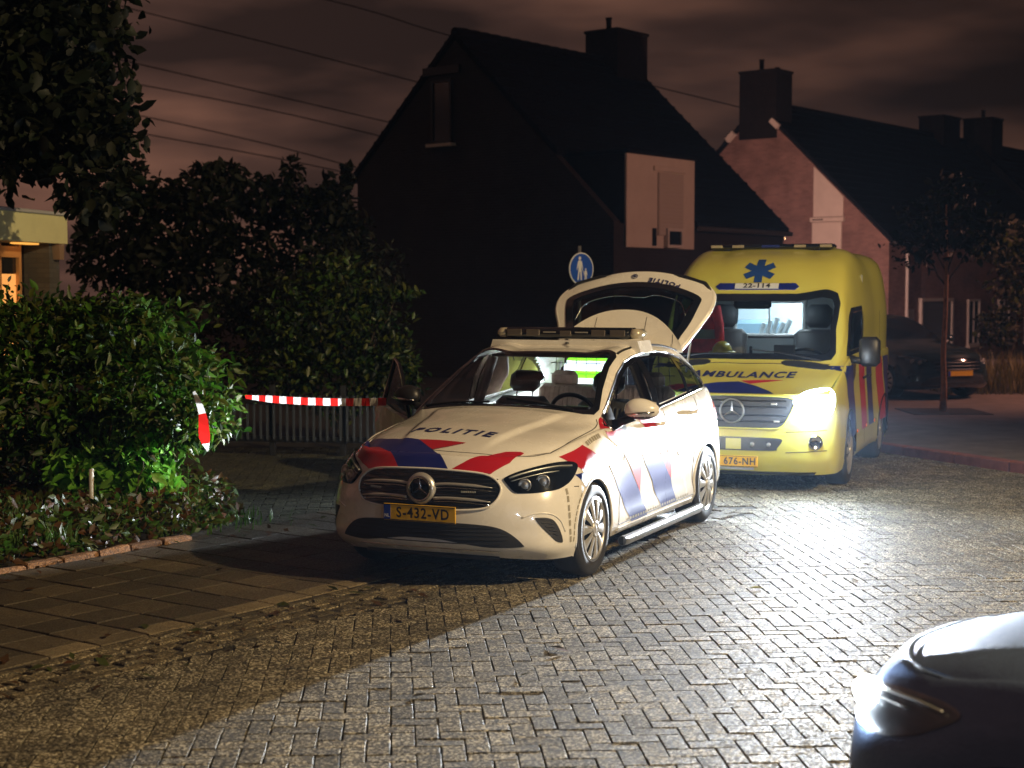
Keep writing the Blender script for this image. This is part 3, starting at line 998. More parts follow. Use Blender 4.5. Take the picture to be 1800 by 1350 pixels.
# pale grassy tuft lit in the bed
def blades(name, label, cat, spots, hmin, hmax, m, kind=None, seed=4, wid=.006):
    r = random.Random(seed); b = MB()
    for (x, y, z) in spots:
        h = r.uniform(hmin, hmax); a = r.uniform(0, 6.28); l = r.uniform(.15, .6) * h
        dx, dy = math.cos(a) * l, math.sin(a) * l; w = wid
        px, py = -math.sin(a) * w, math.cos(a) * w
        b.add([(x - px, y - py, z), (x + px, y + py, z), (x + dx * .4 + px * .8, y + dy * .4 + py * .8, z + h * .65), (x + dx * .4 - px * .8, y + dy * .4 - py * .8, z + h * .65), (x + dx, y + dy, z + h)], [(0, 1, 2, 3), (3, 2, 4)])
    o = b.build(name, m)
    tag(o, label, cat, kind=kind)
    return o
r = random.Random(9)
sp1 = []
while len(sp1) < 1500:
    x, y = r.uniform(-4.6, -3.3), r.uniform(11.2, 13.2)
    if in_poly(x, y, GARDEN): sp1.append((x, y, .02))
blades("grass", "pale grass tufts in the garden bed under the shrub", "grass", sp1[:1000], .07, .24, leaf_mat("grass_pale", (.07, .13, .03)), "stuff")
sp2 = [(-2.62 + r.gauss(0, .22), 12.95 + r.gauss(0, .25), .0) for _ in range(420)]
blades("grass", "short grass at the corner of the garden bed beside the drive", "grass", sp2, .04, .13, leaf_mat("grass_green", (.06, .12, .02)), "stuff", 5)
wd = thing("weed", "tall thin green weed standing at the corner of the garden bed", "plant", (-2.77, 13.0, 0))
for q, (dx, dy, hh) in enumerate(((0, 0, .50), (.05, .02, .36), (-.06, .03, .30), (.10, 0, .22))):
    top = Vector((dx * 1.8, dy * 1.8, hh))
    stm = MB(); stm.tube([(dx, dy, 0), tuple(Vector((dx, dy, 0)).lerp(top, .5)), tuple(top)], [.006, .005, .002], 5)
    so = stm.build("stem", LM1[3], wd)
    for k in range(int(hh * 28)):
        p = Vector((dx, dy, 0)).lerp(top, .25 + .75 * k / (hh * 28)); a = k * 2.4
        d = Vector((math.cos(a), math.sin(a), .6)); sd = Vector((-math.sin(a), math.cos(a), 0)) * .008
        mesh_obj("leaf", [p, p + d * .03 + sd, p + d * .062, p + d * .03 - sd], [(0, 1, 2, 3)], LM1[3], so)
# big tree at the upper left
bt = thing("big_tree", "tall dark tree filling the upper left corner", "tree", (0, 0, 0))
TB = [(-5.9, 17.2, 4.6, 1.65, 1.4, 1.5), (-5.4, 17.0, 5.6, 1.45, 1.3, 1.0), (-5.0, 16.8, 4.9, .95, .9, .85), (-5.0, 16.9, 3.9, .95, .9, .70), (-4.5, 16.7, 3.15, .48, .6, .52), (-5.6, 17.2, 4.0, 1.3, 1.2, .75), (-4.35, 16.6, 3.65, .42, .5, .40), (-6.8, 17.4, 4.7, 1.3, 1.2, 1.5)]
V, F, P = leaf_cloud(11000, TB, .17, LM2, seed=12, shell=.3, aspect=.6)
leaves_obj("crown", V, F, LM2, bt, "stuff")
MB().tube([(-6.2, 17.4, 0), (-6.15, 17.4, 1.5), (-6.0, 17.3, 3.0), (-5.7, 17.1, 4.6)], [.20, .17, .14, .06], 10).build("trunk", M_BARK, bt, smooth=True)
branches(bt, (-5.9, 17.25, 3.6), [(-4.9, 16.9, 3.9), (-4.5, 16.7, 3.4), (-5.0, 16.8, 4.8)], .045)
# trees behind the shrubs
for q, (lab, blobs, n_, sd) in enumerate((
    ("dark feathery tree between the big tree and the house, left of its neighbours", [(-5.7, 27, 3.5, .85, .8, .42), (-5.2, 27.2, 4.0, .65, .6, .26), (-6.95, 27, 2.75, .85, .8, 1.0), (-6.6, 26.7, 3.7, .6, .6, .55), (-5.9, 27, 2.4, 1.1, 1.0, .9)], 4000, 31),
    ("dark tree with layered branches in the middle of the row behind the shrubs", [(-4.5, 28, 3.7, .95, .8, .40), (-4.9, 28, 2.9, 1.0, .9, .7), (-4.0, 28, 4.15, .25, .25, .33), (-4.3, 28, 1.8, 1.2, 1.0, .9)], 2800, 32),
    ("dark tree with upright tufts close to the wall of the dark house", [(-3.15, 27.4, 3.5, .40, .5, .55), (-2.9, 27.4, 3.0, .45, .6, .5), (-3.6, 27.4, 3.3, .5, .5, .6), (-3.2, 27.4, 2.0, .95, .9, 1.0), (-2.95, 27.4, 4.0, .14, .2, .3)], 2800, 33))):
    tr_ = thing("background_tree", lab, "tree", (0, 0, 0), group="trees behind the shrubs")
    V, F, P = leaf_cloud(n_, blobs, .19, LM2, seed=sd, shell=.25, aspect=.5)
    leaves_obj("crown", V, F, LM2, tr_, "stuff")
    b0 = blobs[0]; b1 = blobs[-1]
    MB().tube([(b1[0], b1[1], 0), (b1[0] * .6 + b0[0] * .4, b0[1], 1.8), (b0[0], b0[1], b0[2])], [.10, .08, .03], 8).build("trunk", M_BARK, tr_, smooth=True)
# shrubs behind the fence
cs = thing("garden_shrub", "tall loose leafy shrub behind the low fence and the barrier tape", "shrub", (0, 0, 0))
CB = [(-2.55, 19.8, 1.55, .85, .7, .55), (-2.3, 19.8, 2.05, .62, .6, .45), (-1.75, 19.6, 1.25, .55, .6, .65), (-3.0, 19.9, 1.1, .6, .6, .6), (-1.55, 19.7, 1.95, .45, .4, .12), (-2.2, 19.6, .8, 1.0, .6, .5), (-1.45, 19.6, .85, .33, .4, .5)]
V, F, P = leaf_cloud(6500, CB, .105, LM1, seed=41, shell=.35, aspect=.45)
leaves_obj("foliage", V, F, [LM1[0], LM1[1], LM1[2], LM2[0]], cs, "stuff")
branches(cs, (-2.2, 19.8, 0), [(-2.6, 19.8, 1.8), (-2.2, 19.8, 2.2), (-1.7, 19.6, 1.6), (-3.0, 19.9, 1.3), (-1.5, 19.7, 1.9)], .03)
hd = thing("ivy_hedge", "dark hedge in the shade left of the garden shrub behind the fence", "hedge", (0, 0, 0))
V, F, P = leaf_cloud(2600, [(-4.0, 21.5, 1.2, 1.2, .5, .75), (-3.3, 21.8, 1.9, .9, .5, .4), (-2.4, 22.4, 2.3, .9, .5, .5)], .12, LM2, seed=43, shell=.3)
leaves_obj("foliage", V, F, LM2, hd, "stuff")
# young street tree on the right
yt = thing("young_tree", "young street tree with a thin bare trunk standing on the pavement", "tree", (6.70, 23.7, .1))
MB().tube([(0, 0, 0), (.012, 0, .4), (-.01, 0, .9), (.012, 0, 1.5), (.02, 0, 2.1), (0, 0, 3.2)], [.062, .046, .040, .036, .032, .012], 10).build("trunk", mat("trunk_warm", (.62, .32, .18), .8, var=.3, vscale=10, bump=.4, bscale=30), yt, smooth=True)
V, F, P = leaf_cloud(850, [(0, 0, 2.95, .85, .8, .62), (-.45, 0, 2.55, .5, .5, .4), (.5, 0, 2.7, .55, .5, .45), (.1, 0, 3.5, .4, .4, .3)], .13, LM2, seed=51, shell=.2, aspect=.55)
leaves_obj("crown", V, F, LM2, yt, "stuff")
branches(yt, (.02, 0, 1.95), [(-.6, 0, 2.7), (.6, .1, 2.8), (.3, -.2, 3.3), (-.3, .2, 3.2)], .016)
pitm = MB(); pitm.box((0, 0, .006), (1.2, 1.2, .012)); pitm.build("tree_pit", mat("soil"), yt)
# climber and plants at the right edge
cl = thing("climbing_plant", "pale leaved climber on the house wall at the right edge", "plant", (0, 0, 0))
V, F, P = leaf_cloud(1700, [(10.6, 33, 3.0, .7, .5, .55), (11.0, 33, 2.2, .75, .5, .7), (10.5, 33, 1.2, .5, .5, .5)], .17, LM1, seed=61, shell=.3)
leaves_obj("foliage", V, F, [LM1[1], LM2[1], leaf_mat("leaf_greyish", (.16, .15, .11))], cl, "stuff")
branches(cl, (10.7, 33, 0), [(10.6, 33, 3.0), (11.1, 33, 2.4), (10.4, 33, 1.4)], .03)
r = random.Random(17)
blades("tall_grass", "tall dry grass and weeds on the verge beside the parked car", "grass", [(r.uniform(7.9, 10.6), r.uniform(27.6, 29.0), .1) for _ in range(900)], .3, .85, leaf_mat("grass_dry", (.17, .14, .05)), "stuff", 6, .010)

# ================================================================== FENCE, SIGN, TAPE, WIRES
fn = thing("picket_fence", "low dark fence with pale pickets behind the barrier tape", "fence", (0, 0, 0))
M_PICK = mat("picket_grey", (.028, .036, .046), .7, var=.2, vscale=9)
fa = Vector((-3.75, 18.4)); fb = Vector((-1.15, 18.0))
np_ = 33
for k in range(np_):
    p = fa.lerp(fb, k / (np_ - 1))
    pk = MB(); pk.box((0, 0, .46), (.032, .018, .54), bev=.004); o = pk.build("picket", M_PICK, fn); o.location = (p.x, p.y, rng.uniform(-.01, .01))
for z, hh in ((.66, .06), (.20, .07)):
    MB().box(((fa.x + fb.x) / 2, (fa.y + fb.y) / 2 + .03 - (.055 if z > .5 else 0), z), ((fb - fa).length + .1, .03, hh), rz=math.atan2(fb.y - fa.y, fb.x - fa.x)).build("rail", M_BLACK, fn)
for k in range(4):
    p = fa.lerp(fb, k / 3)
    MB().box((p.x, p.y + .07, .42), (.07, .07, .86), bev=.006).build("post", M_BLACK, fn)
# sign
sg = thing("footpath_sign", "round blue footpath sign with an adult and a child above the tailgate", "traffic sign", (.99, 22.0, 0), R(40))
sgp = MB(); sgp.lathe([(.024, 0), (.024, 2.62), (.0, 2.62)], 12, "Z", (0, .03, 0)); sgp.build("post", mat("galvanised", (.35, .35, .35), .5, metal=.7), sg, smooth=True)
def disc(rad, y0, y1, n=48): return [(rad * math.cos(2 * math.pi * k / n), rad * math.sin(2 * math.pi * k / n)) for k in range(n)]
def sgpart(nm, poly, h0, h1, m, parent):
    b = MB(); b.prism(poly, h0, h1); b.v = [(x, -z, y + 2.29) for x, y, z in b.v]; b.f = [tuple(reversed(q)) for q in b.f]; return b.build(nm, m, parent)
M_SW = mat("sign_white", (.80, .82, .80), .4); M_SB = mat("sign_blue", (.012, .085, .48), .4)
dsc = sgpart("sign_plate", disc(.235, 0, 0), 0, .012, M_SW, sg)
sgpart("sign_face", disc(.218, 0, 0), .012, .0145, M_SB, dsc)
def fig(x, y, s):
    body = [(-.05, .16), (-.022, .175), (.022, .175), (.05, .155), (.075, .02), (.060, .012), (.042, .09), (.04, .0), (.052, -.185), (.022, -.185), (.006, -.03), (-.008, -.03), (-.03, -.185), (-.062, -.185), (-.036, .0), (-.040, .09), (-.065, .0), (-.08, .008)]
    sgpart("pictogram", [(x + a * s, y + b * s) for a, b in body], .0145, .017, M_SW, dsc)
    sgpart("pictogram", [(x + .032 * s * math.cos(t), y + (.215 + .034 * math.sin(t)) * s) for t in [2 * math.pi * k / 16 for k in range(16)]], .0145, .017, M_SW, dsc)
fig(-.035, -.015, .78); fig(.078, -.095, .42)
sgpart("pictogram", [(.01, -.01), (.018, -.006), (.062, -.085), (.054, -.089)], .0145, .017, M_SW, dsc)
# barrier tape
def thin_plastic(name, c):
    m = mat(name, c, .35)
    nt = m.node_tree; b = nt.nodes["Principled BSDF"]; out = nt.nodes["Material Output"]
    t = nt.nodes.new("ShaderNodeBsdfTranslucent"); t.inputs["Color"].default_value = (*c, 1)
    mx = nt.nodes.new("ShaderNodeMixShader"); mx.inputs[0].default_value = .5
    nt.links.new(b.outputs[0], mx.inputs[1]); nt.links.new(t.outputs[0], mx.inputs[2]); nt.links.new(mx.outputs[0], out.inputs["Surface"])
    return m
M_TR = thin_plastic("tape_red", (.75, .02, .016)); M_TW = thin_plastic("tape_white", (.90, .90, .88))
def tape(name, label, pts, w, n_bands, first=0, twist=None, sub=6):
    pts = [Vector(p) for p in pts]
    m = len(pts) - 1
    vs = []; fs = []; mi = []
    N = n_bands * sub
    for i in range(N + 1):
        f = i / N * m; k = min(int(f), m - 1); q = pts[k].lerp(pts[k + 1], f - k)
        ww = w * (1 if twist is None else twist(i / N))
        off = .006 * math.sin(i * .9) + .003 * math.sin(i * 2.3)
        vs += [(q.x, q.y + off, q.z - ww / 2), (q.x, q.y - off, q.z + ww / 2)]
    for i in range(N):
        fs.append((2 * i, 2 * i + 2, 2 * i + 3, 2 * i + 1)); mi.append((i // sub + first) % 2)
    o = mesh_obj(name, vs, fs, [M_TR, M_TW], None, False, mi)
    return tag(o, label, "barrier tape")
A_ = Vector((-2.36, 13.5, 1.04)); B_ = Vector((-.99, 12.0, 1.105))
def cat_(a, b, sag, n=16): return [a.lerp(b, k / n) - Vector((0, 0, sag * 4 * (k / n) * (1 - k / n))) for k in range(n + 1)]
tape("barrier_tape", "red and white barrier tape stretched from the shrub to the police car", cat_(A_, B_, .02), .062, 19, 0, lambda f: .5 + .5 * min(1, f * 5))
tw = []
for k in range(9):
    f = k / 8
    tw.append(Vector((-2.66 + .13 * f + .02 * math.sin(f * 5), 12.75, 1.13 - .50 * f)))
vs = []; fs = []; mi = []
for i, p in enumerate(tw):
    wd_ = [.010, .022, .028, .030, .038, .044, .048, .034, .006][i]
    vs += [(p.x - wd_, p.y + .01 * math.sin(i), p.z), (p.x + wd_, p.y - .012 * math.sin(i * 1.3), p.z + .012)]
for i in range(8):
    fs.append((2 * i, 2 * i + 1, 2 * i + 3, 2 * i + 2)); mi.append(1 if i < 3 or i == 7 else 0)
tag(mesh_obj("barrier_tape", vs, fs, [M_TR, M_TW], None, False, mi), "loose end of barrier tape hanging down in front of the shrub", "barrier tape")
# overhead lines
D_ = 95.0
def px(x, y, d=D_): return Vector(((x - 900) / 2687 * d, d, 1.975 + (511 - y) / 2687 * d))
LINES = [((-200, -170), (560, 2), (806, 72), (1290, 190)), ((0, -50), (200, 12), (480, 82), (750, 152)), ((0, 60), (215, 109), (480, 170), (705, 222)), ((0, 110), (205, 144), (480, 197), (690, 246)), ((0, 165), (240, 204), (480, 257), (650, 302)), ((60, 200), (250, 236), (480, 278), (645, 312)), ((-100, 130), (230, 152), (480, 200), (700, 240))]
names = ["topmost overhead line passing above the house ridge", "second overhead line from the top left of the house", "third overhead line from the top left of the house", "fourth overhead line from the top left of the house", "second lowest overhead line crossing the sky behind the tree", "lowest overhead line crossing the sky left of the house"]
for q, nm in enumerate(names):
    pts = [px(*p) for p in LINES[q]]
    a, b = pts[-2], pts[-1]
    pts.append(b + (b - a) * 1.2)
    pp = smooth_loop([tuple(p) for p in pts], 6, False)
    o = MB().tube(pp, .036, 5).build("overhead_line", mat("cable", (.008, .006, .006), .8))
    tag(o, nm, "overhead line", "overhead lines crossing the sky")
# litter on the road
for q, (x, y, c, lab) in enumerate(((1.62, 10.05, (.25, .26, .04), "yellow green leaf lying on the road right of the front wheel"), (2.35, 10.3, (.55, .52, .48), "pale twig lying on the road beyond the yellow leaf"), (.25, 8.35, (.02, .018, .014), "dark scrap lying on the road in front of the police car"), (-.45, 7.35, (.02, .018, .014), "dark leaf lying at the bottom of the brick road"))):
    b = MB()
    if q == 1: b.tube([(0, 0, .008), (.05, .03, .012), (.10, .04, .008)], .005, 5)
    else: b.add([(-.05, 0, .006), (0, -.022, .014), (.06, .0, .006), (.0, .025, .016)], [(0, 1, 2), (0, 2, 3)])
    o = b.build("fallen_leaf" if q != 1 else "twig", mat("litter_%s" % "abcd"[q], c, .6)); o.location = (x, y, 0); o.rotation_euler = (0, 0, q * 1.3)
    tag(o, lab, "leaf" if q != 1 else "twig")

# leaf litter blown along the gutter and a little on the road
r_ = np.random.RandomState(77)
LP = []
for _ in range(230):
    if r_.rand() < .95:
        k_, n_ = r_.uniform(4.2, 11.5), 6.5 + r_.normal() * .22 + (2.4 if r_.rand() < .35 else 0)
        x, y = wpt(k_, n_)
    else: x, y = r_.uniform(-2.2, 4.2), r_.uniform(7.6, 14)
    LP.append((x, y))
n = len(LP); LP = np.array(LP); C_ = np.stack([LP[:, 0], LP[:, 1], .008 + .008 * r_.rand(n)], 1)
a_ = r_.rand(n) * 6.28; t = np.stack([np.cos(a_), np.sin(a_), .25 * r_.normal(size=n)], 1); s = np.stack([-np.sin(a_), np.cos(a_), .25 * r_.normal(size=n)], 1)
L_ = (.02 + .035 * r_.rand(n))[:, None]
V = np.stack([C_ - t * L_, C_ + s * L_ * .5 + np.array([0, 0, .006]), C_ + t * L_, C_ - s * L_ * .5 + np.array([0, 0, .004])], 1).reshape(-1, 3)
i = np.arange(n) * 4
F = np.stack([i, i + 1, i + 2, i, i + 2, i + 3], 1).reshape(-1, 3)
tag(leaves_obj("leaf_litter", V, F, LM3, None, "stuff", per=2), "small brown fallen leaves along the paving border and on the road", "leaf litter")
# ================================================================== CAR SHELL (compact people carrier)
LOWER = [  # stations round the outline from front centre to rear centre, levels from sill to belt
 [(.80,0,.235),(.875,0,.30),(.885,0,.42),(.89,0,.55),(.87,0,.68),(.815,0,.79),(.72,0,.88)],
 [(.77,.30,.23),(.85,.30,.295),(.865,.30,.42),(.87,.30,.55),(.845,.30,.68),(.785,.30,.79),(.69,.30,.875)],
 [(.67,.56,.205),(.755,.58,.28),(.77,.59,.42),(.765,.59,.55),(.73,.585,.67),(.66,.575,.79),(.54,.56,.87)],
 [(.53,.76,.19),(.60,.80,.265),(.61,.81,.42),(.59,.81,.55),(.545,.795,.67),(.46,.765,.795),(.33,.70,.885)],
 [(.36,.855,.19),(.40,.885,.27),(.40,.89,.42),(.38,.89,.55),(.345,.88,.68),(.27,.835,.81),(.15,.745,.925)],
 [(.0,.86,.20),(0,.895,.28),(0,.90,.42),(0,.90,.55),(0,.895,.70),(-.02,.865,.84),(-.08,.765,.955)],
 [(-.40,.85,.205),(-.40,.89,.28),(-.4,.893,.42),(-.4,.893,.55),(-.4,.89,.70),(-.4,.87,.87),(-.40,.79,.985)],
 [(-.60,.85,.21),(-.60,.885,.28),(-.6,.875,.42),(-.6,.88,.55),(-.6,.888,.72),(-.6,.872,.88),(-.56,.80,.98)],
 [(-1.08,.85,.21),(-1.08,.885,.28),(-1.08,.865,.42),(-1.08,.872,.55),(-1.08,.887,.72),(-1.08,.873,.90),(-1.08,.81,1.01)],
 [(-1.62,.85,.21),(-1.62,.885,.28),(-1.62,.866,.42),(-1.62,.873,.55),(-1.62,.888,.74),(-1.62,.876,.93),(-1.62,.815,1.045)],
 [(-2.0,.855,.21),(-2.0,.887,.28),(-2.0,.872,.42),(-2.0,.88,.55),(-2.0,.89,.75),(-2.0,.877,.945),(-2.0,.81,1.07)],
 [(-2.4,.86,.21),(-2.4,.892,.28),(-2.4,.888,.42),(-2.4,.892,.55),(-2.4,.896,.76),(-2.4,.878,.96),(-2.4,.80,1.10)],
 [(-2.73,.86,.21),(-2.73,.897,.28),(-2.73,.90,.42),(-2.73,.90,.55),(-2.73,.898,.77),(-2.73,.875,.975),(-2.73,.79,1.12)],
 [(-3.02,.84,.22),(-3.02,.88,.29),(-3.02,.888,.42),(-3.02,.888,.55),(-3.0,.88,.77),(-2.98,.855,.98),(-2.95,.78,1.13)],
 [(-3.27,.77,.23),(-3.32,.81,.30),(-3.34,.82,.42),(-3.33,.82,.55),(-3.29,.81,.77),(-3.24,.78,.98),(-3.18,.72,1.13)],
 [(-3.38,.45,.25),(-3.45,.47,.31),(-3.47,.47,.42),(-3.46,.47,.55),(-3.41,.46,.77),(-3.35,.45,.98),(-3.30,.45,1.11)],
 [(-3.40,0,.25),(-3.48,0,.31),(-3.50,0,.42),(-3.49,0,.55),(-3.44,0,.77),(-3.38,0,.98),(-3.33,0,1.10)],
]
UPPER = [  # stations from bonnet lip to rear, points from the outer edge to the centre line
 [(.33,.70,.885),(.44,.635,.878),(.54,.56,.872),(.69,.30,.877),(.72,0,.88)],
 [(.15,.745,.925),(.24,.68,.93),(.33,.58,.937),(.47,.30,.948),(.50,0,.95)],
 [(-.08,.765,.955),(.0,.70,.972),(.08,.60,.985),(.20,.30,1.003),(.23,0,1.007)],
 [(-.40,.79,.985),(-.36,.745,1.012),(-.31,.64,1.035),(-.17,.32,1.060),(-.14,0,1.066)],
 [(-.56,.80,.98),(-.55,.765,1.035),(-.52,.715,1.078),(-.42,.36,1.105),(-.39,0,1.112)],
 [(-.80,.805,.99),(-.80,.76,1.10),(-.80,.685,1.222),(-.72,.34,1.248),(-.70,0,1.254)],
 [(-1.08,.81,1.01),(-1.08,.75,1.19),(-1.08,.635,1.37),(-1.05,.32,1.386),(-1.04,0,1.392)],
 [(-1.34,.815,1.027),(-1.34,.745,1.26),(-1.34,.605,1.468),(-1.35,.3,1.488),(-1.36,0,1.494)],
 [(-1.62,.815,1.045),(-1.62,.745,1.285),(-1.62,.60,1.500),(-1.62,.3,1.527),(-1.62,0,1.534)],
 [(-2.0,.81,1.07),(-2.0,.742,1.295),(-2.0,.60,1.510),(-2.0,.3,1.542),(-2.0,0,1.550)],
 [(-2.4,.80,1.10),(-2.4,.735,1.30),(-2.4,.60,1.495),(-2.4,.3,1.534),(-2.4,0,1.543)],
 [(-2.73,.79,1.12),(-2.73,.725,1.29),(-2.73,.595,1.46),(-2.73,.3,1.508),(-2.73,0,1.518)],
 [(-2.95,.78,1.13),(-2.95,.71,1.275),(-2.95,.585,1.42),(-2.97,.3,1.475),(-2.98,0,1.485)],
 [(-3.08,.755,1.135),(-3.08,.695,1.25),(-3.06,.60,1.36),(-3.06,.3,1.44),(-3.06,0,1.45)],
 [(-3.18,.72,1.13),(-3.17,.69,1.20),(-3.14,.63,1.27),(-3.12,.3,1.40),(-3.12,0,1.41)],
]
WB = -2.729
DLO = [(-.535,.968),(-.545,1.06),(-.80,1.192),(-1.08,1.335),(-1.30,1.418),(-1.5,1.452),(-1.8,1.472),(-2.1,1.472),(-2.4,1.447),(-2.65,1.395),(-2.85,1.315),(-3.0,1.215),(-3.06,1.155),(-2.93,1.142),(-2.4,1.108),(-1.65,1.057),(-1.1,1.02)]
WSCR = [(-.50,.70),(-.44,.40),(-.405,0),(-.44,-.40),(-.50,-.70),(-.80,-.655),(-1.08,-.605),(-1.33,-.565),(-1.355,-.3),(-1.36,0),(-1.355,.3),(-1.33,.565),(-1.08,.605),(-.80,.655)]

def shrink(poly, k, d=None):
    P = [Vector(p) for p in poly]
    c = sum(P, Vector((0, 0))) / len(P)
    out = []
    for p in P:
        v = p - c
        out.append(tuple(c + v * max(0, 1 - k / max(v.length, 1e-6))))
    return out

def inset(poly, d):
    """offset a closed outline inwards by d"""
    P = [Vector(p) for p in poly]
    n = len(P)
    A = sum(P[i].x * P[(i + 1) % n].y - P[(i + 1) % n].x * P[i].y for i in range(n))
    s = 1 if A > 0 else -1
    out = []
    for i in range(n):
        a, b, c = P[i - 1], P[i], P[(i + 1) % n]
        e1 = (b - a).normalized(); e2 = (c - b).normalized()
        n1 = Vector((-e1.y, e1.x)) * s; n2 = Vector((-e2.y, e2.x)) * s
        m_ = n1 + n2
        if m_.length < 1e-6: m_ = n1
        m_.normalize()
        out.append(tuple(b + m_ * d / max(0.35, m_.dot(n1))))
    return out

ARCH_R = 0.352
def car_shell(domes=True):
    """returns dict part name -> (verts, faces), and the joined (uncut) surface for projections"""
    lo = [[tuple(q) for q in st] for st in LOWER]
    # a folded lip under the belt closes the seam to the upper shell
    for st in lo:
        x, y, z = st[-1]
        px, py, pz = st[-2]
        st.append((x - (x - px) * 0.0 - (.02 if x > .3 else 0), y * .96, z - .035))
    full_lo = [[(x, -y, z) for x, y, z in st] for st in reversed(lo[1:])] + lo
    # rear centre is shared at both ends; close by keeping both copies
    L = lattice(full_lo, 361, 58)
    up = [st + [(x, -y, z) for x, y, z in reversed(st[:-1])] for st in UPPER]
    U = lattice(up, 200, 90)
    # bonnet power domes
    x = U[:, :, 0]; y = np.abs(U[:, :, 1])
    t = np.clip((x + .42) / 1.1, 0, 1)
    yr = .52 * (1 - t) + .30 * t
    st_ = np.clip((yr - y) / .045 + .5, 0, 1)
    st_ = st_ * st_ * (3 - 2 * st_)
    fade = np.clip((x + .45) / .12, 0, 1) * np.clip((.60 - x) / .25, 0, 1)
    if domes: U[:, :, 2] += .020 * st_ * fade
    return L, U

def build_shell(parent, paint, dark, gate_open=True, cut=True, split=True, domes=True):
    L, U = car_shell(domes)
    nuL, nvL = L.shape[:2]
    nuU, nvU = U.shape[:2]
    VL = L.reshape(-1, 3).copy()
    VU = U.reshape(-1, 3)
    FL = grid_faces(nuL, nvL)
    FU = grid_faces(nuU, nvU, flip=True)
    verts = [Vector(v) for v in np.vstack([VL, VU])]
    faces = FL + [tuple(i + len(VL) for i in q) for q in FU]
    bvh = BVHTree.FromPolygons(verts, faces)
    nL = len(VL)
    # ---- wheel arches: vertices near the circle are moved on to it
    V = np.array([tuple(v) for v in verts])
    for cx in (0.0, WB):
        r = np.hypot(V[:nL, 0] - cx, V[:nL, 2] - .325)
        side = np.abs(V[:nL, 1]) > .70
        inside = (r < ARCH_R) & side
        keep = []
        snap = set()
        for q in faces:
            if q[0] < nL and all(inside[i] for i in q if i < nL):
                continue
            keep.append(q)
            if q[0] < nL and any(inside[i] for i in q):
                snap.update(i for i in q if inside[i])
        faces = keep
        for i in snap:
            k = ARCH_R / max(r[i], 1e-3)
            V[i, 0] = cx + (V[i, 0] - cx) * k
            V[i, 2] = .325 + (V[i, 2] - .325) * k
    FCv = {}
    dloi = inset(DLO, .012)
    wsi = inset(WSCR, .02)
    parts = {}
    for q in faces:
        c = V[list(q)].mean(0)
        xx, yy, zz = c
        lowp = q[0] < nL
        if cut:
            if not lowp:
                if abs(yy) > .56 and in_poly(xx, zz, dloi): continue
                if abs(yy) < .72 and in_poly(xx, yy, wsi): continue
                if gate_open and xx < -2.985 and abs(yy) < .57: continue
            elif gate_open and xx < -3.2 and zz > .66 and abs(yy) < .60 and (zz < 1.3):
                continue
            elif gate_open and xx < -3.2 and zz > .86 and abs(yy) < .70: continue
        if not split: nm = "body_shell"
        elif lowp and xx > .38 - .0 and zz < .86: nm = "front_bumper"
        elif (not lowp) and xx > -.40 - .12 * (1 - (abs(yy) / .75) ** 2) * -1 and abs(yy) < .76 and xx > -.52: nm = "bonnet"
        elif lowp and -.62 > xx > -1.66 and .27 < zz and yy > 0: nm = "front_door"
        elif lowp and -1.66 >= xx > -2.42 and .27 < zz and yy > 0: nm = "rear_door"
        elif (not lowp) and abs(yy) < .55 and xx < -1.36: nm = "roof"
        else: nm = "body_shell"
        parts.setdefault(nm, []).append(q)
    objs = {}
    for nm, fs in parts.items():
        used = sorted({i for q in fs for i in q})
        rm = {i: k for k, i in enumerate(used)}
        o = mesh_obj(nm, V[used], [tuple(rm[i] for i in q) for q in fs], paint, parent, smooth=True)
        bm = bmesh.new(); bm.from_mesh(o.data)
        bmesh.ops.remove_doubles(bm, verts=bm.verts, dist=1e-5)
        bm.to_mesh(o.data); bm.free()
        objs[nm] = o
    # wheel wells and floor
    w = MB()
    for cx in (0.0, WB):
        for s in (-1, 1):
            prof = []
            vs = []; fs = []
            n = 40
            for k in range(n + 1):
                a = math.pi * (-.12 + 1.24 * k / n)
                for yy_ in (.885, .60):
                    vs.append((cx + ARCH_R * math.cos(a), s * yy_, .325 + ARCH_R * math.sin(a)))
            for k in range(n):
                fs.append((2 * k, 2 * k + 1, 2 * k + 3, 2 * k + 2))
            w.add(vs, fs)
            vs = [(cx + ARCH_R * math.cos(math.pi * (-.12 + 1.24 * k / n)), s * .60, .325 + ARCH_R * math.sin(math.pi * (-.12 + 1.24 * k / n))) for k in range(n + 1)]
            w.add(vs, [tuple(range(n + 1))])
    w.build("wheel_well", dark, parent, smooth=True)
    u = MB()
    u.box((-1.35, 0, .235), (3.5, 1.16, .05))
    u.box((-1.36, 0, .235), (1.94, 1.68, .05))
    u.box((.50, 0, .30), (.30, 1.1, .12))
    u.box((-3.2, 0, .34), (.4, 1.3, .06))
    u.box((.38, 0, .55), (.25, 1.15, .42))
    u.build("underbody", dark, parent)
    return bvh, objs
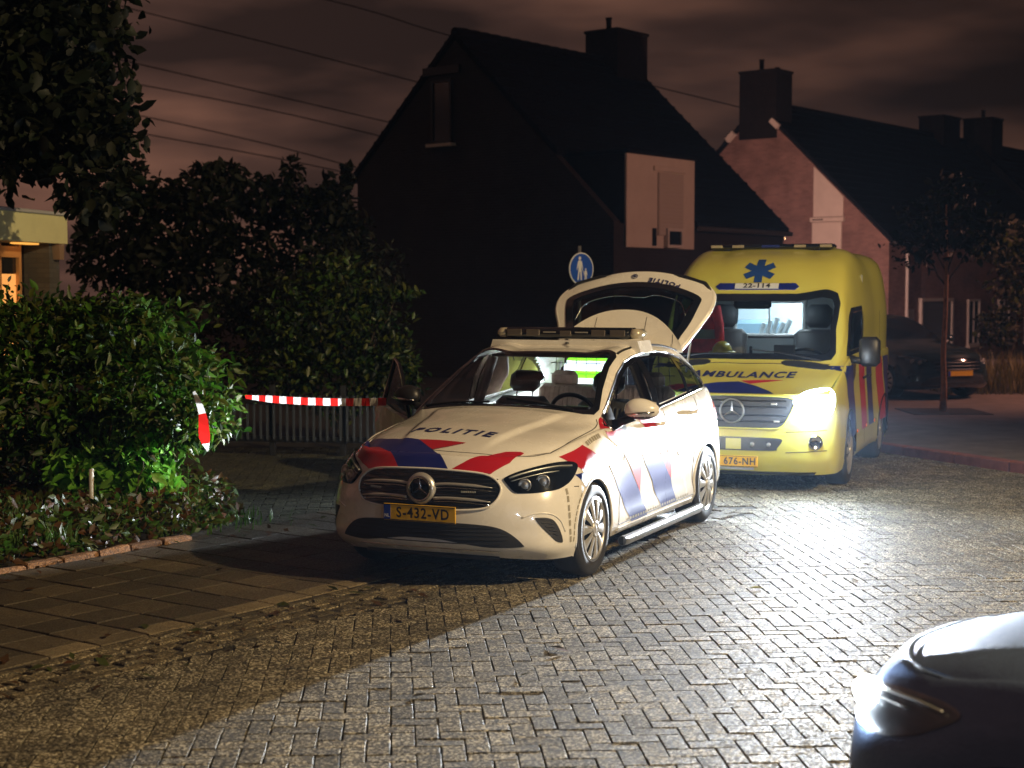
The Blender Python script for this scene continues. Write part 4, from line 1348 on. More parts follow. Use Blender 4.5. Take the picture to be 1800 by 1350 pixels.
def add_wheel(parent, x, y, s, r=.328, w=.205, m_tyre=None, spokes=10):
    ty = MB()
    k = r / .328
    prof = [(.214, -.012), (.222, .004), (.245, .014), (.270, .016), (.298, .010), (.316, -.004), (.325, -.022), (.328, -.05),
            (.328, -.155), (.325, -.183), (.312, -.200), (.280, -.208), (.222, -.20)]
    ty.lathe([(a * k, h * s) for a, h in prof], 56, "Y", (x, y, r))
    for q in range(3):   # tread grooves
        hh = -.06 - .043 * q
    t = ty.build("wheel", M_RUB, parent, smooth=True)
    rm = MB()
    rm.lathe([(.226 * k, .002 * s), (.230 * k, .008 * s), (.222 * k, .013 * s), (.213 * k, .006 * s), (.209 * k, -.02 * s), (.198 * k, -.10 * s), (.0, -.11 * s)], 48, "Y", (x, y, r))
    rm.build("rim", [M_STEEL], t, smooth=True)
    bk = MB()
    bk.lathe([(.212 * k, -.035 * s), (.0, -.045 * s)], 40, "Y", (x, y, r))
    bk.build("brake_disc", M_DARK, t)
    cv = MB()
    cv.lathe([(.213 * k, .006 * s), (.211 * k, .011 * s), (.203 * k, .011 * s), (.200 * k, .0 * s)], 48, "Y", (x, y, r))
    rr = [.052, .075, .105, .14, .172, .195, .206]
    hw = [17.5, 15.6, 13.4, 12.2, 12.2, 13.5, 17.9]
    hh = [.020, .021, .020, .017, .013, .010, .008]
    for q in range(spokes):
        a0 = 2 * math.pi * q / spokes + .1
        vs = []; fs = []
        for rad, wd, h in zip(rr, hw, hh):
            for j in range(5):
                f = (j - 2) / 2
                a = a0 + math.radians(wd) * f * 10 / spokes
                hz = h - .007 * abs(f) ** 2
                vs.append((x + rad * k * math.cos(a), y + hz * s, r + rad * k * math.sin(a)))
        for i in range(len(rr) - 1):
            for j in range(4):
                fs.append((i * 5 + j, i * 5 + j + 1, (i + 1) * 5 + j + 1, (i + 1) * 5 + j))
        cv.add(vs, fs)
    cv.build("wheel_cover", M_SILVER, t, smooth=True)
    hb = MB()
    hb.lathe([(.056 * k, .015 * s), (.055 * k, .024 * s), (.045 * k, .027 * s), (.036 * k, .022 * s), (.030 * k, .024 * s), (.0, .026 * s)], 28, "Y", (x, y, r))
    hb.build("hub_cap", M_SILVER, t, smooth=True)
    return t

HEADL = [(.531, .738), (.548, .757), (.603, .783), (.683, .808), (.749, .823), (.804, .826), (.842, .812), (.862, .785), (.868, .742), (.862, .70), (.843, .672), (.812, .656), (.724, .646), (.625, .648), (.585, .674), (.553, .71)]
GRILLE = [(0, .791), (.20, .787), (.35, .777), (.435, .760), (.492, .727), (.525, .68), (.52, .628), (.488, .582), (.43, .552), (.27, .538), (0, .536)]
INTAKE = [(0, .455), (.25, .452), (.44, .441), (.545, .416), (.62, .366), (.668, .312), (.655, .297), (.48, .292), (.32, .312), (.16, .335), (0, .344)]
CORNER = [(.735, .481), (.753, .488), (.793, .485), (.823, .468), (.843, .424), (.858, .356), (.860, .309), (.838, .322), (.811, .366), (.775, .418)]
def both(half): return half + [(-a, b) for a, b in reversed(half[1:-1])]

def lamp_cluster(parent, bvh, s, lit=False):
    ol = smooth_loop([(s * a, b) for a, b in HEADL], 3)
    hd = patch("headlight", ol, "x", 1, bvh, M_GLOSS, parent, off=.004, step=.04, edge=.02, thick=.01)
    # inner lamps stand slightly proud of the dark housing, under the clear cover
    for (yy, zz, rad) in (() if lit else ((.655, .698, .036), (.745, .715, .040))):
        pp, nn = proj_pts(bvh, [(s * yy, zz)], "x", 1, .0)
        c = pp[0]; n = Vector((.9, .42 * s, .1)).normalized()
        q = n.to_track_quat("Z", "Y").to_matrix().to_4x4()
        b = MB()
        prof = [(rad * 1.25, .002), (rad * 1.2, .012), (rad, .013), (rad * .93, .007), (rad * .5, .015), (0, .017)]
        vs = []; fs = []
        for (ra, h) in prof:
            for k in range(20):
                w = 2 * math.pi * k / 20
                vs.append(c + q @ Vector((ra * math.cos(w), ra * math.sin(w), h)))
        for i in range(len(prof) - 1):
            for k in range(20):
                fs.append((i * 20 + k, i * 20 + (k + 1) % 20, (i + 1) * 20 + (k + 1) % 20, (i + 1) * 20 + k))
        b.add(vs, fs)
        b.build("lamp_lens", M_STEEL if not lit else M_CHROME, hd, smooth=True)
    for pts, r_ in (([(.56, .742), (.62, .765), (.70, .787), (.78, .800), (.838, .795)], .0065), ([(.575, .722), (.64, .742), (.72, .762), (.80, .772)], .0035)):
        l = surf_line(bvh, [(s * a, b) for a, b in smooth_loop(pts, 6, False)], "x", 1, .008)
        MB().tube(l, r_, 6).build("light_strip", M_SILVER, hd, smooth=True)
    cv = patch("lamp_glass", inset(ol, .004), "x", 1, bvh, M_LENS, hd, off=.018, step=.04, edge=.02, thick=.0)
    return hd

def seat(parent, x, y, m, name="seat", wide=.50):
    st = MB()
    T = Matrix.Rotation(R(-20), 4, "Y")
    st.box((x + .22, y, .42), (.52, wide, .16), bev=.05)
    st.box((x + .22, y - wide * .42, .47), (.46, .09, .12), bev=.035)
    st.box((x + .22, y + wide * .42, .47), (.46, .09, .12), bev=.035)
    o = st.build(name, m, parent)
    auto_smooth(o, 50)
    b = MB()
    b.box((x - .17, y, .80), (.13, wide * .96, .66), M=T, bev=.055)
    for k in range(9):
        b.box((x - .105, y + (k - 4) * .040, .83), (.03, .033, .46), M=T, bev=.012)
    for s in (-1, 1):
        b.box((x - .10, y + s * wide * .43, .78), (.12, .085, .56), M=T, bev=.035)
    bo = b.build("backrest", m, o); auto_smooth(bo, 50)
    h = MB()
    h.box((x - .315, y, 1.235), (.10, .27, .18), M=T, bev=.045)
    ho = h.build("headrest", m, o); auto_smooth(ho, 60)
    p = MB()
    for s in (-1, 1):
        p.tube([(x - .31, y + s * .07, 1.18), (x - .28, y + s * .07, 1.05)], .007, 6)
    p.build("headrest_post", M_CHROME, o)
    return o

def steering_wheel(parent, c, rad=.185, tilt=62):
    T = Matrix.Translation(c) @ Matrix.Rotation(R(-tilt), 4, "Y")
    b = MB()
    b.tube([T @ Vector((rad * math.cos(a), rad * math.sin(a), 0)) for a in [2 * math.pi * k / 36 for k in range(36)]], .017, 8, closed=True)
    for a in (R(0), R(90), R(180), R(270)):
        if abs(a - R(0)) < .01: continue
        b.tube([T @ Vector((.03 * math.cos(a), .03 * math.sin(a), -.015)), T @ Vector((rad * math.cos(a), rad * math.sin(a), 0))], .015, 6)
    b.lathe([(.0, .01), (.055, .008), (.065, -.02), (.0, -.04)], 20, "Z")
    b.v[-80:] = [tuple(T @ Vector(v)) for v in b.v[-80:]]
    return b.build("steering_wheel", M_BLACK, parent, smooth=True)

def plate(parent, c, w, h, text, T, eu=True, size=None, shift=0.0):
    """yellow number plate; T maps plate x,y,z (z out of the face) to vehicle space"""
    b = MB()
    b.box((0, 0, -.006), (w, h, .010), bev=.004)
    b.v = [tuple(T @ Vector(v)) for v in b.v]
    o = b.build("number_plate", M_PLATE, parent)
    f = MB()
    f.prism([(-w / 2 + .003, -h / 2 + .003), (-w / 2 + .052, -h / 2 + .003), (-w / 2 + .052, h / 2 - .003), (-w / 2 + .003, h / 2 - .003)], -.003, .0015, T=T)
    f.build("country_band", M_PLATEB, o)
    e = MB()
    for seg in (((-w/2+.003, -h/2+.003), (w/2-.003, -h/2+.008)), ((-w/2+.003, h/2-.008), (w/2-.003, h/2-.003))):
        (a, b_), (c_, d) = seg
        e.prism([(a, b_), (c_, b_), (c_, d), (a, d)], -.003, .0021, T=T)
    e.build("plate_border", M_PRINT, o)
    if text: flat_text("plate_text", text, T @ Matrix.Translation((.026 + shift, -.002, .0022)), M_PRINT, o, size=size or h * .86, sx=.90, bold=.0022, spacing=1.16)
    if text: flat_text("country_text", "NL", T @ Matrix.Translation((-w / 2 + .027, -h * .22, .0025)), mat("print_white", (.75, .75, .75), .5), o, size=.03, bold=.001)
    return o

# ================================================================== POLICE CAR
POL_LOC = (-.248, 10.88, 0)
POL_RZ = veh_matrix(.4141)
car = thing("police_car", "white police hatchback with red and blue stripes and its tailgate open", "car", POL_LOC, POL_RZ)
bvh, shell = build_shell(car, M_WHITE, M_DARK)

# ---- windscreen: clear glass with a black printed border
wso = smooth_loop(WSCR, 3)
ws = patch("windscreen", wso, "z", 1, bvh, M_GLASS, car, off=.003, step=.09, edge=.05, thick=0)
patch("windscreen_border", wso, "z", 1, bvh, M_GLOSS, ws, off=.005, step=.05, edge=.03, thick=.004, holes=[smooth_loop(inset(WSCR, .045), 3)])
# ---- side windows
FW = [(-.60, 1.0), (-.615, 1.05), (-.80, 1.16), (-1.08, 1.303), (-1.30, 1.386), (-1.53, 1.424), (-1.56, 1.062), (-1.1, 1.035)]
RW = [(-1.68, 1.074), (-1.66, 1.436), (-1.85, 1.442), (-2.1, 1.442), (-2.40, 1.412), (-2.46, 1.128)]
QW = [(-2.53, 1.133), (-2.48, 1.39), (-2.65, 1.352), (-2.83, 1.28), (-2.95, 1.20), (-2.97, 1.162)]
dl = smooth_loop(DLO, 2)
for s in (1, -1):
    tri = [(-.56, .985), (-.57, 1.02), (-.60, 1.035), (-.59, .99)]
    patch("window_frame", dl, "y", s, bvh, M_GLOSS, car, off=.003, step=.06, edge=.03, thick=.006, holes=[inset(FW, .0), inset(RW, 0), inset(QW, 0)])
    for nm, pl, gm in (("front_window", FW, M_GLASS), ("rear_window", RW, M_TINT), ("quarter_window", QW, M_TINT)):
        if s < 0 and nm == "front_window": continue
        patch("side_window", pl, "y", s, bvh, gm, car, off=-.001, step=.12, edge=.06, thick=0)
    l = surf_line(bvh, inset(DLO, -.006), "y", s, .006, closed=True)
    MB().tube(l, .0075, 6, closed=True).build("window_trim", M_CHROME, car, smooth=True)
# sail panel behind the front pillar
patch("mirror_sail", [(-.56, .985), (-.57, 1.05), (-.72, 1.13), (-.70, .995)], "y", 1, bvh, M_BLACK, car, off=.007, thick=.004)

# ---- front face
gr = patch("grille", smooth_loop(both(GRILLE), 3), "x", 1, bvh, M_GLOSS, car, off=.003, step=.05, edge=.03)
gl_ = surf_line(bvh, smooth_loop(both(GRILLE), 4), "x", 1, .006, closed=True)
MB().tube(gl_, .008, 8, closed=True).build("grille_frame", M_WHITE, gr, smooth=True)
for zz in (.700, .612):
    for s in (-1, 1):
        pts = [(s * .10, zz - .004), (s * .2, zz + .002), (s * .35, zz - .004), (s * .475, zz - .018)]
        l = surf_line(bvh, smooth_loop(pts, 6, False), "x", 1, .012)
        MB().tube(l, [.010] * (len(l) - 6) + [.010 - .0015 * k for k in range(6)], 8).build("grille_bar", M_SILVER, gr, smooth=True)
        l = surf_line(bvh, [(a, b - .020) for a, b in pts], "x", 1, .006)
        MB().tube(l, .0035, 6).build("grille_bar", M_CHROME, gr, smooth=True)
for k in range(9):
    zz = .555 + k * .026
    hw = .5 if .6 < zz < .74 else .43
    l = surf_line(bvh, [(-hw, zz), (hw, zz)], "x", 1, .002)
    MB().tube(l, .004, 5).build("grille_slat", M_BLACK, gr)
for s, txt in ((-1, "POLITIE"), (1, "STOP")):
    for q in range(7):
        yy = s * (.36 if s < 0 else .33) + (q - 3) * .014
        pp, _q = proj_pts(bvh, [(yy, .657)], "x", 1, .006)
        MB().box(pp[0], (.004, .009, .012)).build("flash_light", mat("led_white", (.5, .5, .45), .2), gr)
em = MB()
c0 = Vector((.905, 0, .668))
em.tube([c0 + Vector((0, .078 * math.cos(a), .078 * math.sin(a))) for a in [2 * math.pi * k / 40 for k in range(40)]], .0075, 8, closed=True)
for k in range(3):
    a = R(90 + 120 * k)
    d = Vector((0, math.cos(a), math.sin(a))); n = Vector((0, -d.z, d.y))
    vs = [c0 + n * .011 + Vector((-.004, 0, 0)), c0 - n * .011 + Vector((-.004, 0, 0)), c0 + d * .075, c0 + Vector((.012, 0, 0))]
    em.add(vs, [(0, 2, 3), (2, 1, 3), (1, 0, 3), (0, 1, 2)])
em.build("emblem", M_CHROME, gr)
er = MB()
er.lathe([(.0, .006), (.080, .004), (.095, .0), (.106, -.02)], 40, "X", (.893, 0, .668))
er.build("emblem_base", M_GLOSS, gr, smooth=True)
eb = MB()
eb.lathe([(.086, .012), (.092, .012), (.104, -.004), (.108, -.02)], 40, "X", (.896, 0, .668))
eb.build("emblem_ring", M_SILVER, gr, smooth=True)
for s in (1, -1):
    lamp_cluster(car, bvh, s)
    cn = patch("air_vent", smooth_loop([(s * a, b) for a, b in CORNER], 3), "x", 1, bvh, M_MESH, car, off=.003, step=.04, edge=.02)
    for k in range(6):
        zz = .335 + k * .027
        y0 = max(.742, .86 - (zz - .30) * .70 + .0); y1 = .852 - (zz - .33) * .25
        if y0 < y1 - .02:
            MB().tube(surf_line(bvh, [(s * (y0 + .01), zz + .012), (s * y1, zz)], "x", 1, .005), .0035, 5).build("vent_slat", M_BLACK, cn)
    l = surf_line(bvh, smooth_loop([(s * .66, .49), (s * .74, .515), (s * .81, .507), (s * .85, .46), (s * .868, .38)], 6, False), "x", 1, .002)
    MB().tube([p - Vector((.003,0,0)) for p in l], .0055, 8).build("bumper_crease", M_WHITE, car, smooth=True)
ik = patch("lower_intake", smooth_loop(both(INTAKE), 3), "x", 1, bvh, M_MESH, car, off=.003, step=.05, edge=.03)
for k in range(5):
    zz = .318 + k * .026
    hw = .60 - abs(zz - .36) * 1.6
    z_end = zz - (.02 if k < 2 else 0)
    MB().tube(surf_line(bvh, [(-hw, zz), (hw, zz)], "x", 1, .005), .0035, 5).build("intake_slat", M_BLACK, ik)
l = surf_line(bvh, smooth_loop([(-.52, .262), (-.4, .268), (0, .275), (.4, .268), (.52, .262)], 8, False), "x", 1, .001)
MB().tube(l, .005, 6).build("splitter_trim", M_CHROME, car, smooth=True)
MB().tube([(p[0] - .05, p[1] * .95, p[2] - .055) for p in l], .014, 8).build("splitter", M_BLACK, car, smooth=True)
Tp = Matrix(((0, 0, 1, .912), (1, 0, 0, 0), (0, 1, 0, .505), (0, 0, 0, 1)))
plate(car, None, .535, .112, "S-432-VD", Tp)
MB().box((.885, 0, .505), (.04, .50, .09)).build("plate_holder", M_BLACK, car)

# ---- panel gaps
def gap(pts, axis, sign, r=.0035, closed=False, nm="panel_gap"):
    l = surf_line(bvh, pts, axis, sign, -.0005, closed=closed)
    return MB().tube(l, r, 5, closed=closed).build(nm, M_SEAM, car)
gap(smooth_loop([(.37, -.715), (.57, -.42), (.655, -.03), (.65, .29), (.54, .593), (.37, .715)], 6, False), "z", 1)
for s in (1, -1):
    gap(smooth_loop([(.37, s * .715), (.17, s * .742), (-.10, s * .757), (-.30, s * .767), (-.42, s * .755), (-.47, s * .73)], 5, False), "z", 1, .004)
    gap(smooth_loop([(-.66, .965), (-.645, .80), (-.60, .63), (-.55, .42), (-.50, .285)], 5, False), "y", s)
    gap([(-1.665, 1.045), (-1.665, .6), (-1.64, .30)], "y", s)
    gap(smooth_loop([(-2.52, 1.11), (-2.52, .95), (-2.45, .78), (-2.36, .62), (-2.33, .42), (-2.36, .30)], 5, False), "y", s)
    gap([(-.52, .285), (-1.64, .285), (-2.34, .285)], "y", s)
gap(smooth_loop([(.34, .86), (.25, .60), (.36, .40)], 2, False) if False else [(.352, .665), (.30, .66)], "y", 1)
# ---- livery: red and blue vinyl
def sticker(nm, pts, axis, sign, m, n=2, off=.0025):
    return patch(nm, smooth_loop(pts, n) if n > 1 else pts, axis, sign, bvh, m, car, off=off, step=.05, edge=.025, thick=0)
def poly_sticker(nm, pts, axis, sign, m, off=.0025):
    fine = .014 if axis == "z" else .04
    return patch(nm, pts, axis, sign, bvh, m, car, off=.006 if axis == "z" else off, step=fine, edge=min(.02, fine), thick=0)
poly_sticker("red_stripe", [(.43, -.69), (.50, -.585), (.545, -.497), (.80, -.213), (.79, -.35), (.745, -.47), (.68, -.55), (.56, -.66)], "z", 1, M_RED)
poly_sticker("blue_stripe", [(.285, -.74), (.34, -.62), (.414, -.499), (.47, -.35), (.513, -.201), (.661, -.026), (.745, .08), (.812, .172), (.815, 0), (.80, -.213), (.545, -.497), (.44, -.672)], "z", 1, M_BLUE)
poly_sticker("red_stripe", [(.513, -.201), (.517, -.04), (.535, .168), (.655, -.029)], "z", 1, M_RED)
poly_sticker("red_stripe", [(.810, .175), (.764, .251), (.68, .364), (.544, .469), (.49, .55), (.49, .575), (.56, .565), (.642, .537), (.75, .448), (.79, .32)], "z", 1, M_RED)
poly_sticker("red_stripe", [(.345, .858), (.18, .885), (.03, .912), (-.052, .867), (-.125, .822), (-.187, .787), (-.275, .742), (-.18, .700), (-.06, .690), (.0, .684), (.094, .694), (.187, .747), (.267, .805)], "y", 1, M_RED)
poly_sticker("blue_stripe", [(.31, .739), (.188, .742), (.098, .690), (.150, .655), (.188, .639), (.24, .69)], "y", 1, M_BLUE)
poly_sticker("red_stripe", [(-.50, 1.052), (-.525, 1.06), (-.54, .975), (-.60, .965), (-.70, .968), (-.80, .91), (-.88, .85), (-1.026, .744), (-1.04, .64), (-1.053, .458), (-.84, .63), (-.629, .796), (-.50, .865), (-.40, .93), (-.40, .99)], "y", 1, M_RED)
poly_sticker("blue_stripe", [(-.310, .742), (-.46, .748), (-.62, .743), (-.74, .68), (-.853, .602), (-1.054, .456), (-1.115, .35), (-1.167, .27), (-.98, .268), (-.80, .268), (-.71, .36), (-.633, .457), (-.499, .552), (-.40, .653)], "y", 1, M_BLUE)
poly_sticker("red_stripe", [(-1.079, 1.006), (-1.28, 1.008), (-1.459, 1.003), (-1.50, .934), (-1.54, .84), (-1.629, .713), (-1.72, .64), (-1.787, .584), (-1.804, .468), (-1.65, .58), (-1.499, .698), (-1.36, .80), (-1.225, .901)], "y", 1, M_RED)
poly_sticker("blue_stripe", [(-1.026, .765), (-1.26, .735), (-1.499, .698), (-1.65, .59), (-1.802, .475), (-1.85, .37), (-1.876, .285), (-1.70, .280), (-1.515, .280), (-1.43, .38), (-1.34, .506), (-1.22, .60), (-1.119, .668)], "y", 1, M_BLUE)
# ---- lettering
surf_text("police_lettering", "POLITIE", bvh, "z", 1, lambda x, y: (.350 - y * 1.0 + x * .075, x - .03), M_NAVY, car, off=.004, size=.125, bold=.005, shear=.25, sx=1.12, spacing=1.38)
surf_text("police_lettering", "POLITIE", bvh, "y", 1, lambda x, y: (-2.10 - x, .695 + y), M_NAVY, car, off=.004, size=.135, bold=.004, shear=.25, spacing=1.15)
surf_text("motto_lettering", "waakzaam en dienstbaar", bvh, "y", 1, lambda x, y: (-2.04 - x, .928 + y - x * .02), M_NAVY, car, off=.004, size=.058, bold=.0006, shear=.2)
# ---- reflective tape dashes
def dashes(pts, axis, sign, n, w, gapf=.25):
    l3 = surf_line(bvh, pts, axis, sign, .0025, step=.01)
    # resample
    b = MB()
    m = len(l3)
    for k in range(n):
        i0 = int(m * (k + gapf / 2) / n); i1 = min(m - 1, int(m * (k + 1 - gapf / 2) / n))
        a = l3[i0]; c = l3[i1]
        t = (c - a)
        hh, nn, _, _ = bvh.find_nearest((a + c) / 2)
        if nn.dot(Vector((.3, sign if axis == "y" else .3, .3))) < 0: nn = -nn
        sd = nn.cross(t).normalized() * w / 2
        b.add([a - sd, a + sd, c + sd, c - sd], [(0, 1, 2, 3)])
    return b.build("reflective_strip", M_TAPE, car)
dashes([(.436, .66), (.437, .52), (.425, .30)], "y", 1, 7, .022)
dashes([(.235, .64), (.33, .53), (.375, .42), (.392, .30)], "y", 1, 9, .014)
dashes([(-.03, .912), (-.14, .935), (-.28, .952)], "y", 1, 7, .035)
dashes([(-.62, 1.093), (-.80, 1.185), (-.98, 1.28)], "y", 1, 7, .030)
dashes([(-.70, .30), (-1.2, .30), (-2.2, .305)], "y", 1, 26, .018, .4)
# ---- mirrors, handles, sill bars
mirrors = []
for s in (1, -1):
    bm = bmesh.new()
    bmesh.ops.create_icosphere(bm, subdivisions=4, radius=1.0)
    vs = []
    for v in bm.verts:
        p = v.co.copy()
        x = p.x * .085 * (1.0 if p.x > 0 else .45)
        y = p.y * .125
        z = p.z * (.085 if p.z > 0 else .072)
        if p.z > 0: z *= (1 - .18 * p.y)
        vs.append((-.70 + x - .03 * p.y, s * (1.0 + y), 1.108 + z))
    fs = [[v.index for v in q.verts] for q in bm.faces]
    if s < 0: fs = [list(reversed(q)) for q in fs]
    bm.free()
    mi = [1 if sum(vs[i][2] for i in q) / len(q) < 1.062 else 0 for q in fs]
    mo = mesh_obj("wing_mirror", vs, fs, [M_WHITE, M_BLACK], car, True, mi)
    mirrors.append(mo)
    if s < 0: mo.data.materials[0] = M_BLACK
    MB().tube([(-.625, s * .90, 1.082), (-.612, s * 1.0, 1.088), (-.655, s * 1.11, 1.098)], [.004, .012, .006], 8).build("indicator", M_CHROME, mo, smooth=True)
    MB().box((-.735, s * 1.0, 1.115), (.004, .20, .11), bev=.002).build("mirror_glass", M_CHROME, mo)
    ar = MB(); ar.tube([(-.655, s * .80, 1.00), (-.66, s * .88, 1.03), (-.68, s * .95, 1.055)], [.038, .030, .028], 10); ar.build("mirror_arm", M_BLACK, mo, smooth=True)
    sb = MB(); sb.tube([(-.46, s * .935, .178), (-.52, s * .945, .178), (-2.30, s * .945, .172), (-2.36, s * .935, .172)], .036, 16)
    sbo = sb.build("side_bar", M_STEEL, car); auto_smooth(sbo, 40)
    MB().lathe([(.0, .003), (.030, .003), (.030, .0)], 16, "X", (-.4615, s * .936, .178)).build("bar_end", M_DARK, sbo)
    tl = patch("sill_trim", [(-.52, .262), (-.52, .238), (-2.32, .238), (-2.32, .262)], "y", s, bvh, M_WHITE, car, off=.012, thick=.012)
    # rear lamp on the body side
    patch("rear_lamp", smooth_loop([(-3.06, .86), (-3.0, .93), (-3.12, 1.0), (-3.24, 1.0), (-3.25, .88)], 3), "y", s, bvh, M_TAIL, car, off=.006)
for hx, hz in ((-1.50, .936), (-2.36, .962)):
    pp, nn = proj_pts(bvh, [(hx + .10, hz), (hx + .05, hz), (hx - .05, hz), (hx - .10, hz)], "y", 1, .0)
    MB().tube([pp[0] + nn[0] * .006, pp[1] + nn[1] * .036, pp[2] + nn[2] * .036, pp[3] + nn[3] * .006], [.012, .017, .017, .012], 10).build("door_handle", M_WHITE, car, smooth=True)
    patch("handle_recess", smooth_loop([(hx + .085, hz), (hx, hz + .034), (hx - .085, hz), (hx, hz - .036)], 5), "y", 1, bvh, M_SILVER, car, off=.001, thick=0)
for cx in (0, WB):
    for s in (1, -1):
        l = []
        for k in range(37):
            a = math.pi * (-.10 + 1.2 * k / 36)
            l.append((cx + (ARCH_R + .004) * math.cos(a), .325 + (ARCH_R + .004) * math.sin(a)))
        l = [p for p in l if p[1] > .25]
        l3, _q = proj_pts(bvh, l, "y", s, -.004)
        MB().tube(l3, .011, 8).build("arch_lip", M_WHITE, car, smooth=True)
    add_wheel(car, cx, .885, 1); add_wheel(car, cx, -.885, -1)
# ---- roof light bar
lb = MB()
lb.prism([(-1.655, -.66), (-1.66, .66), (-1.97, .66), (-1.98, -.66)], 1.50, 1.563)
lb.v = [(x, y * (1.0 if z < 1.55 else .955), z + (.012 if z < 1.55 else .022) - .03 * (abs(y) / .66) ** 2 * (1 if z < 1.55 else .3)) for x, y, z in lb.v]
lbo = lb.build("light_bar", M_WHITE, car)
bb = MB(); bb.box((-1.82, 0, 1.632), (.25, 1.10, .092), bev=.028); bo = bb.build("bar_housing", M_GLOSS, lbo); auto_smooth(bo, 50)
M_CLEAR = mat("clear_lens", (.55, .50, .38), .12, coat=.7, metal=.35)
for s in (-1, 1):
    e = MB(); e.box((-1.82, s * .578, 1.632), (.22, .10, .078), bev=.03); eo = e.build("end_lamp", M_CLEAR, lbo); auto_smooth(eo, 50)
    for yy, w in ((.45, .13), (.285, .12)):
        MB().box((-1.692, s * yy, 1.636), (.012, w, .050), bev=.004).build("lamp_module", mat("lamp_module", (.16, .14, .12), .25, metal=.5, bump=.3, bscale=180), lbo)
    MB().box((-1.693, s * .14, 1.640), (.008, .11, .010)).build("module_print", mat("print_grey", (.25, .24, .22), .5), lbo)
MB().box((-1.693, 0, 1.632), (.010, .10, .04), bev=.004).build("lamp_module", MATS["lamp_module"], lbo)
MB().lathe([(0, .0), (.02, 0), (.015, .012), (0, .014)], 14, "Z", (-1.66, .03, 1.548)).build("roof_button", M_BLACK, lbo)
# roof trim strips
for s in (-1, 1):
    gap(smooth_loop([(-1.33, s * .578), (-1.6, s * .573), (-2.1, s * .573), (-2.6, s * .57), (-2.9, s * .56)], 5, False), "z", 1, .012, nm="roof_strip")

# ---- open tailgate, built flat in its own space: x along the gate from the hinge, y across, z out of the outer face
gate = bpy.data.objects.new("tailgate", None); COL.objects.link(gate); gate.parent = car
gate.matrix_local = Matrix.Translation((-3.0, 0, 1.475)) @ Matrix.Rotation(R(180 + 45), 4, "Y") @ Matrix.Scale(-1, 4, (0, 0, 1))
GA = R(45)
gate.matrix_local = Matrix(((-math.cos(GA), 0, math.sin(GA), -3.0), (0, 1, 0, 0), (math.sin(GA), 0, math.cos(GA), 1.475), (0, 0, 0, 1)))
gw = [(0.0, .555), (.12, .60), (.30, .665), (.47, .73), (.60, .735), (.72, .69), (.80, .60), (.85, .45)]
rows = []
for g, w in gw:
    r_ = []
    for j in range(9):
        t = -1 + j / 4
        zz = .055 * (1 - abs(t) ** 2.4) + (.02 * math.sin(min(1, max(0, (g - .3) / .4)) * math.pi))
        gg = g + .045 * (1 - t * t) * (g / .85)
        r_.append((gg, w * t * (1 if abs(t) < 1 else 1), zz))
    rows.append(r_)
GS = lattice(rows, 60, 90)
gv = [Vector(p) for p in GS.reshape(-1, 3)]
gf = grid_faces(60, 90)
gb = BVHTree.FromPolygons(gv, gf)
WIN = smooth_loop([(.06, 0), (.06, .30), (.05, .50), (.14, .545), (.32, .60), (.50, .64), (.585, .63), (.66, .50), (.735, .28), (.765, 0), (.735, -.28), (.66, -.50), (.585, -.63), (.50, -.64), (.32, -.60), (.14, -.545), (.05, -.50), (.06, -.30)], 3)
wi = inset(WIN, .05)
keep = []
for q in gf:
    c = sum((gv[i] for i in q), Vector()) / 4
    if not in_poly(c.x, c.y, wi): keep.append(q)
outer = mesh_obj("gate_panel", gv, keep, M_WHITE, gate, True)
inn = [v - Vector((0, 0, .055)) for v in gv]
mesh_obj("gate_lining", inn, [tuple(reversed(q)) for q in keep], M_BLACK, gate, True)
rim_l = [gv[i] - Vector((0, 0, .025)) for i in ([k * 90 for k in range(60)] + [59 * 90 + k for k in range(1, 90)] + [k * 90 + 89 for k in range(58, -1, -1)])]
MB().tube(rim_l, .027, 8).build("gate_edge", M_WHITE, gate, smooth=True)
patch("rear_screen", WIN, "z", 1, gb, glass_mat("rear_glass", (.10, .16, .17), 1.3), gate, off=.004, step=.1, edge=.05, thick=0)
patch("screen_border", WIN, "z", 1, gb, M_GLOSS, gate, off=.006, step=.06, edge=.03, thick=.004, holes=[inset(WIN, .07)])
l = surf_line(gb, smooth_loop([(.30, -.50), (.47, -.44), (.55, -.25), (.56, -.06), (.545, 0), (.545, .12), (.575, .2), (.56, .30), (.50, .46), (.36, .54)], 5, False), "z", 1, .008)
MB().tube(l, .004, 6).build("screen_reflection", M_CHROME, gate, smooth=True)  # reflection of the spoiler edge in the glass, built as a chrome tube
# spoiler
sp = []
for i, u in enumerate((0, .5, 1.0)):
    r_ = []
    for j in range(13):
        t = -1 + j / 6
        ln = .05 + .34 * (1 - abs(t) ** 2.3)
        r_.append((-.06 + u * ln, t * (.60 - .02 * u), .065 + u * .075 * (1 - abs(t) ** 4 * .6) - .03 * abs(t) ** 2))
    sp.append(r_)
SP = lattice(sp, 10, 60)
sv = [Vector(p) for p in SP.reshape(-1, 3)]
sf = grid_faces(10, 60)
n0 = len(sv)
sv += [Vector((v.x, v.y, min(v.z - .03, .05))) for v in sv]
sf2 = sf + [tuple(i + n0 for i in reversed(q)) for q in sf]
bd = [k for k in range(60)]
for k in range(59):
    sf2.append((9 * 60 + k, 9 * 60 + k + 1, n0 + 9 * 60 + k + 1, n0 + 9 * 60 + k))
    sf2.append((k + 1, k, n0 + k, n0 + k + 1))
spo = mesh_obj("spoiler", sv, sf2, M_WHITE, gate); auto_smooth(spo, 40)
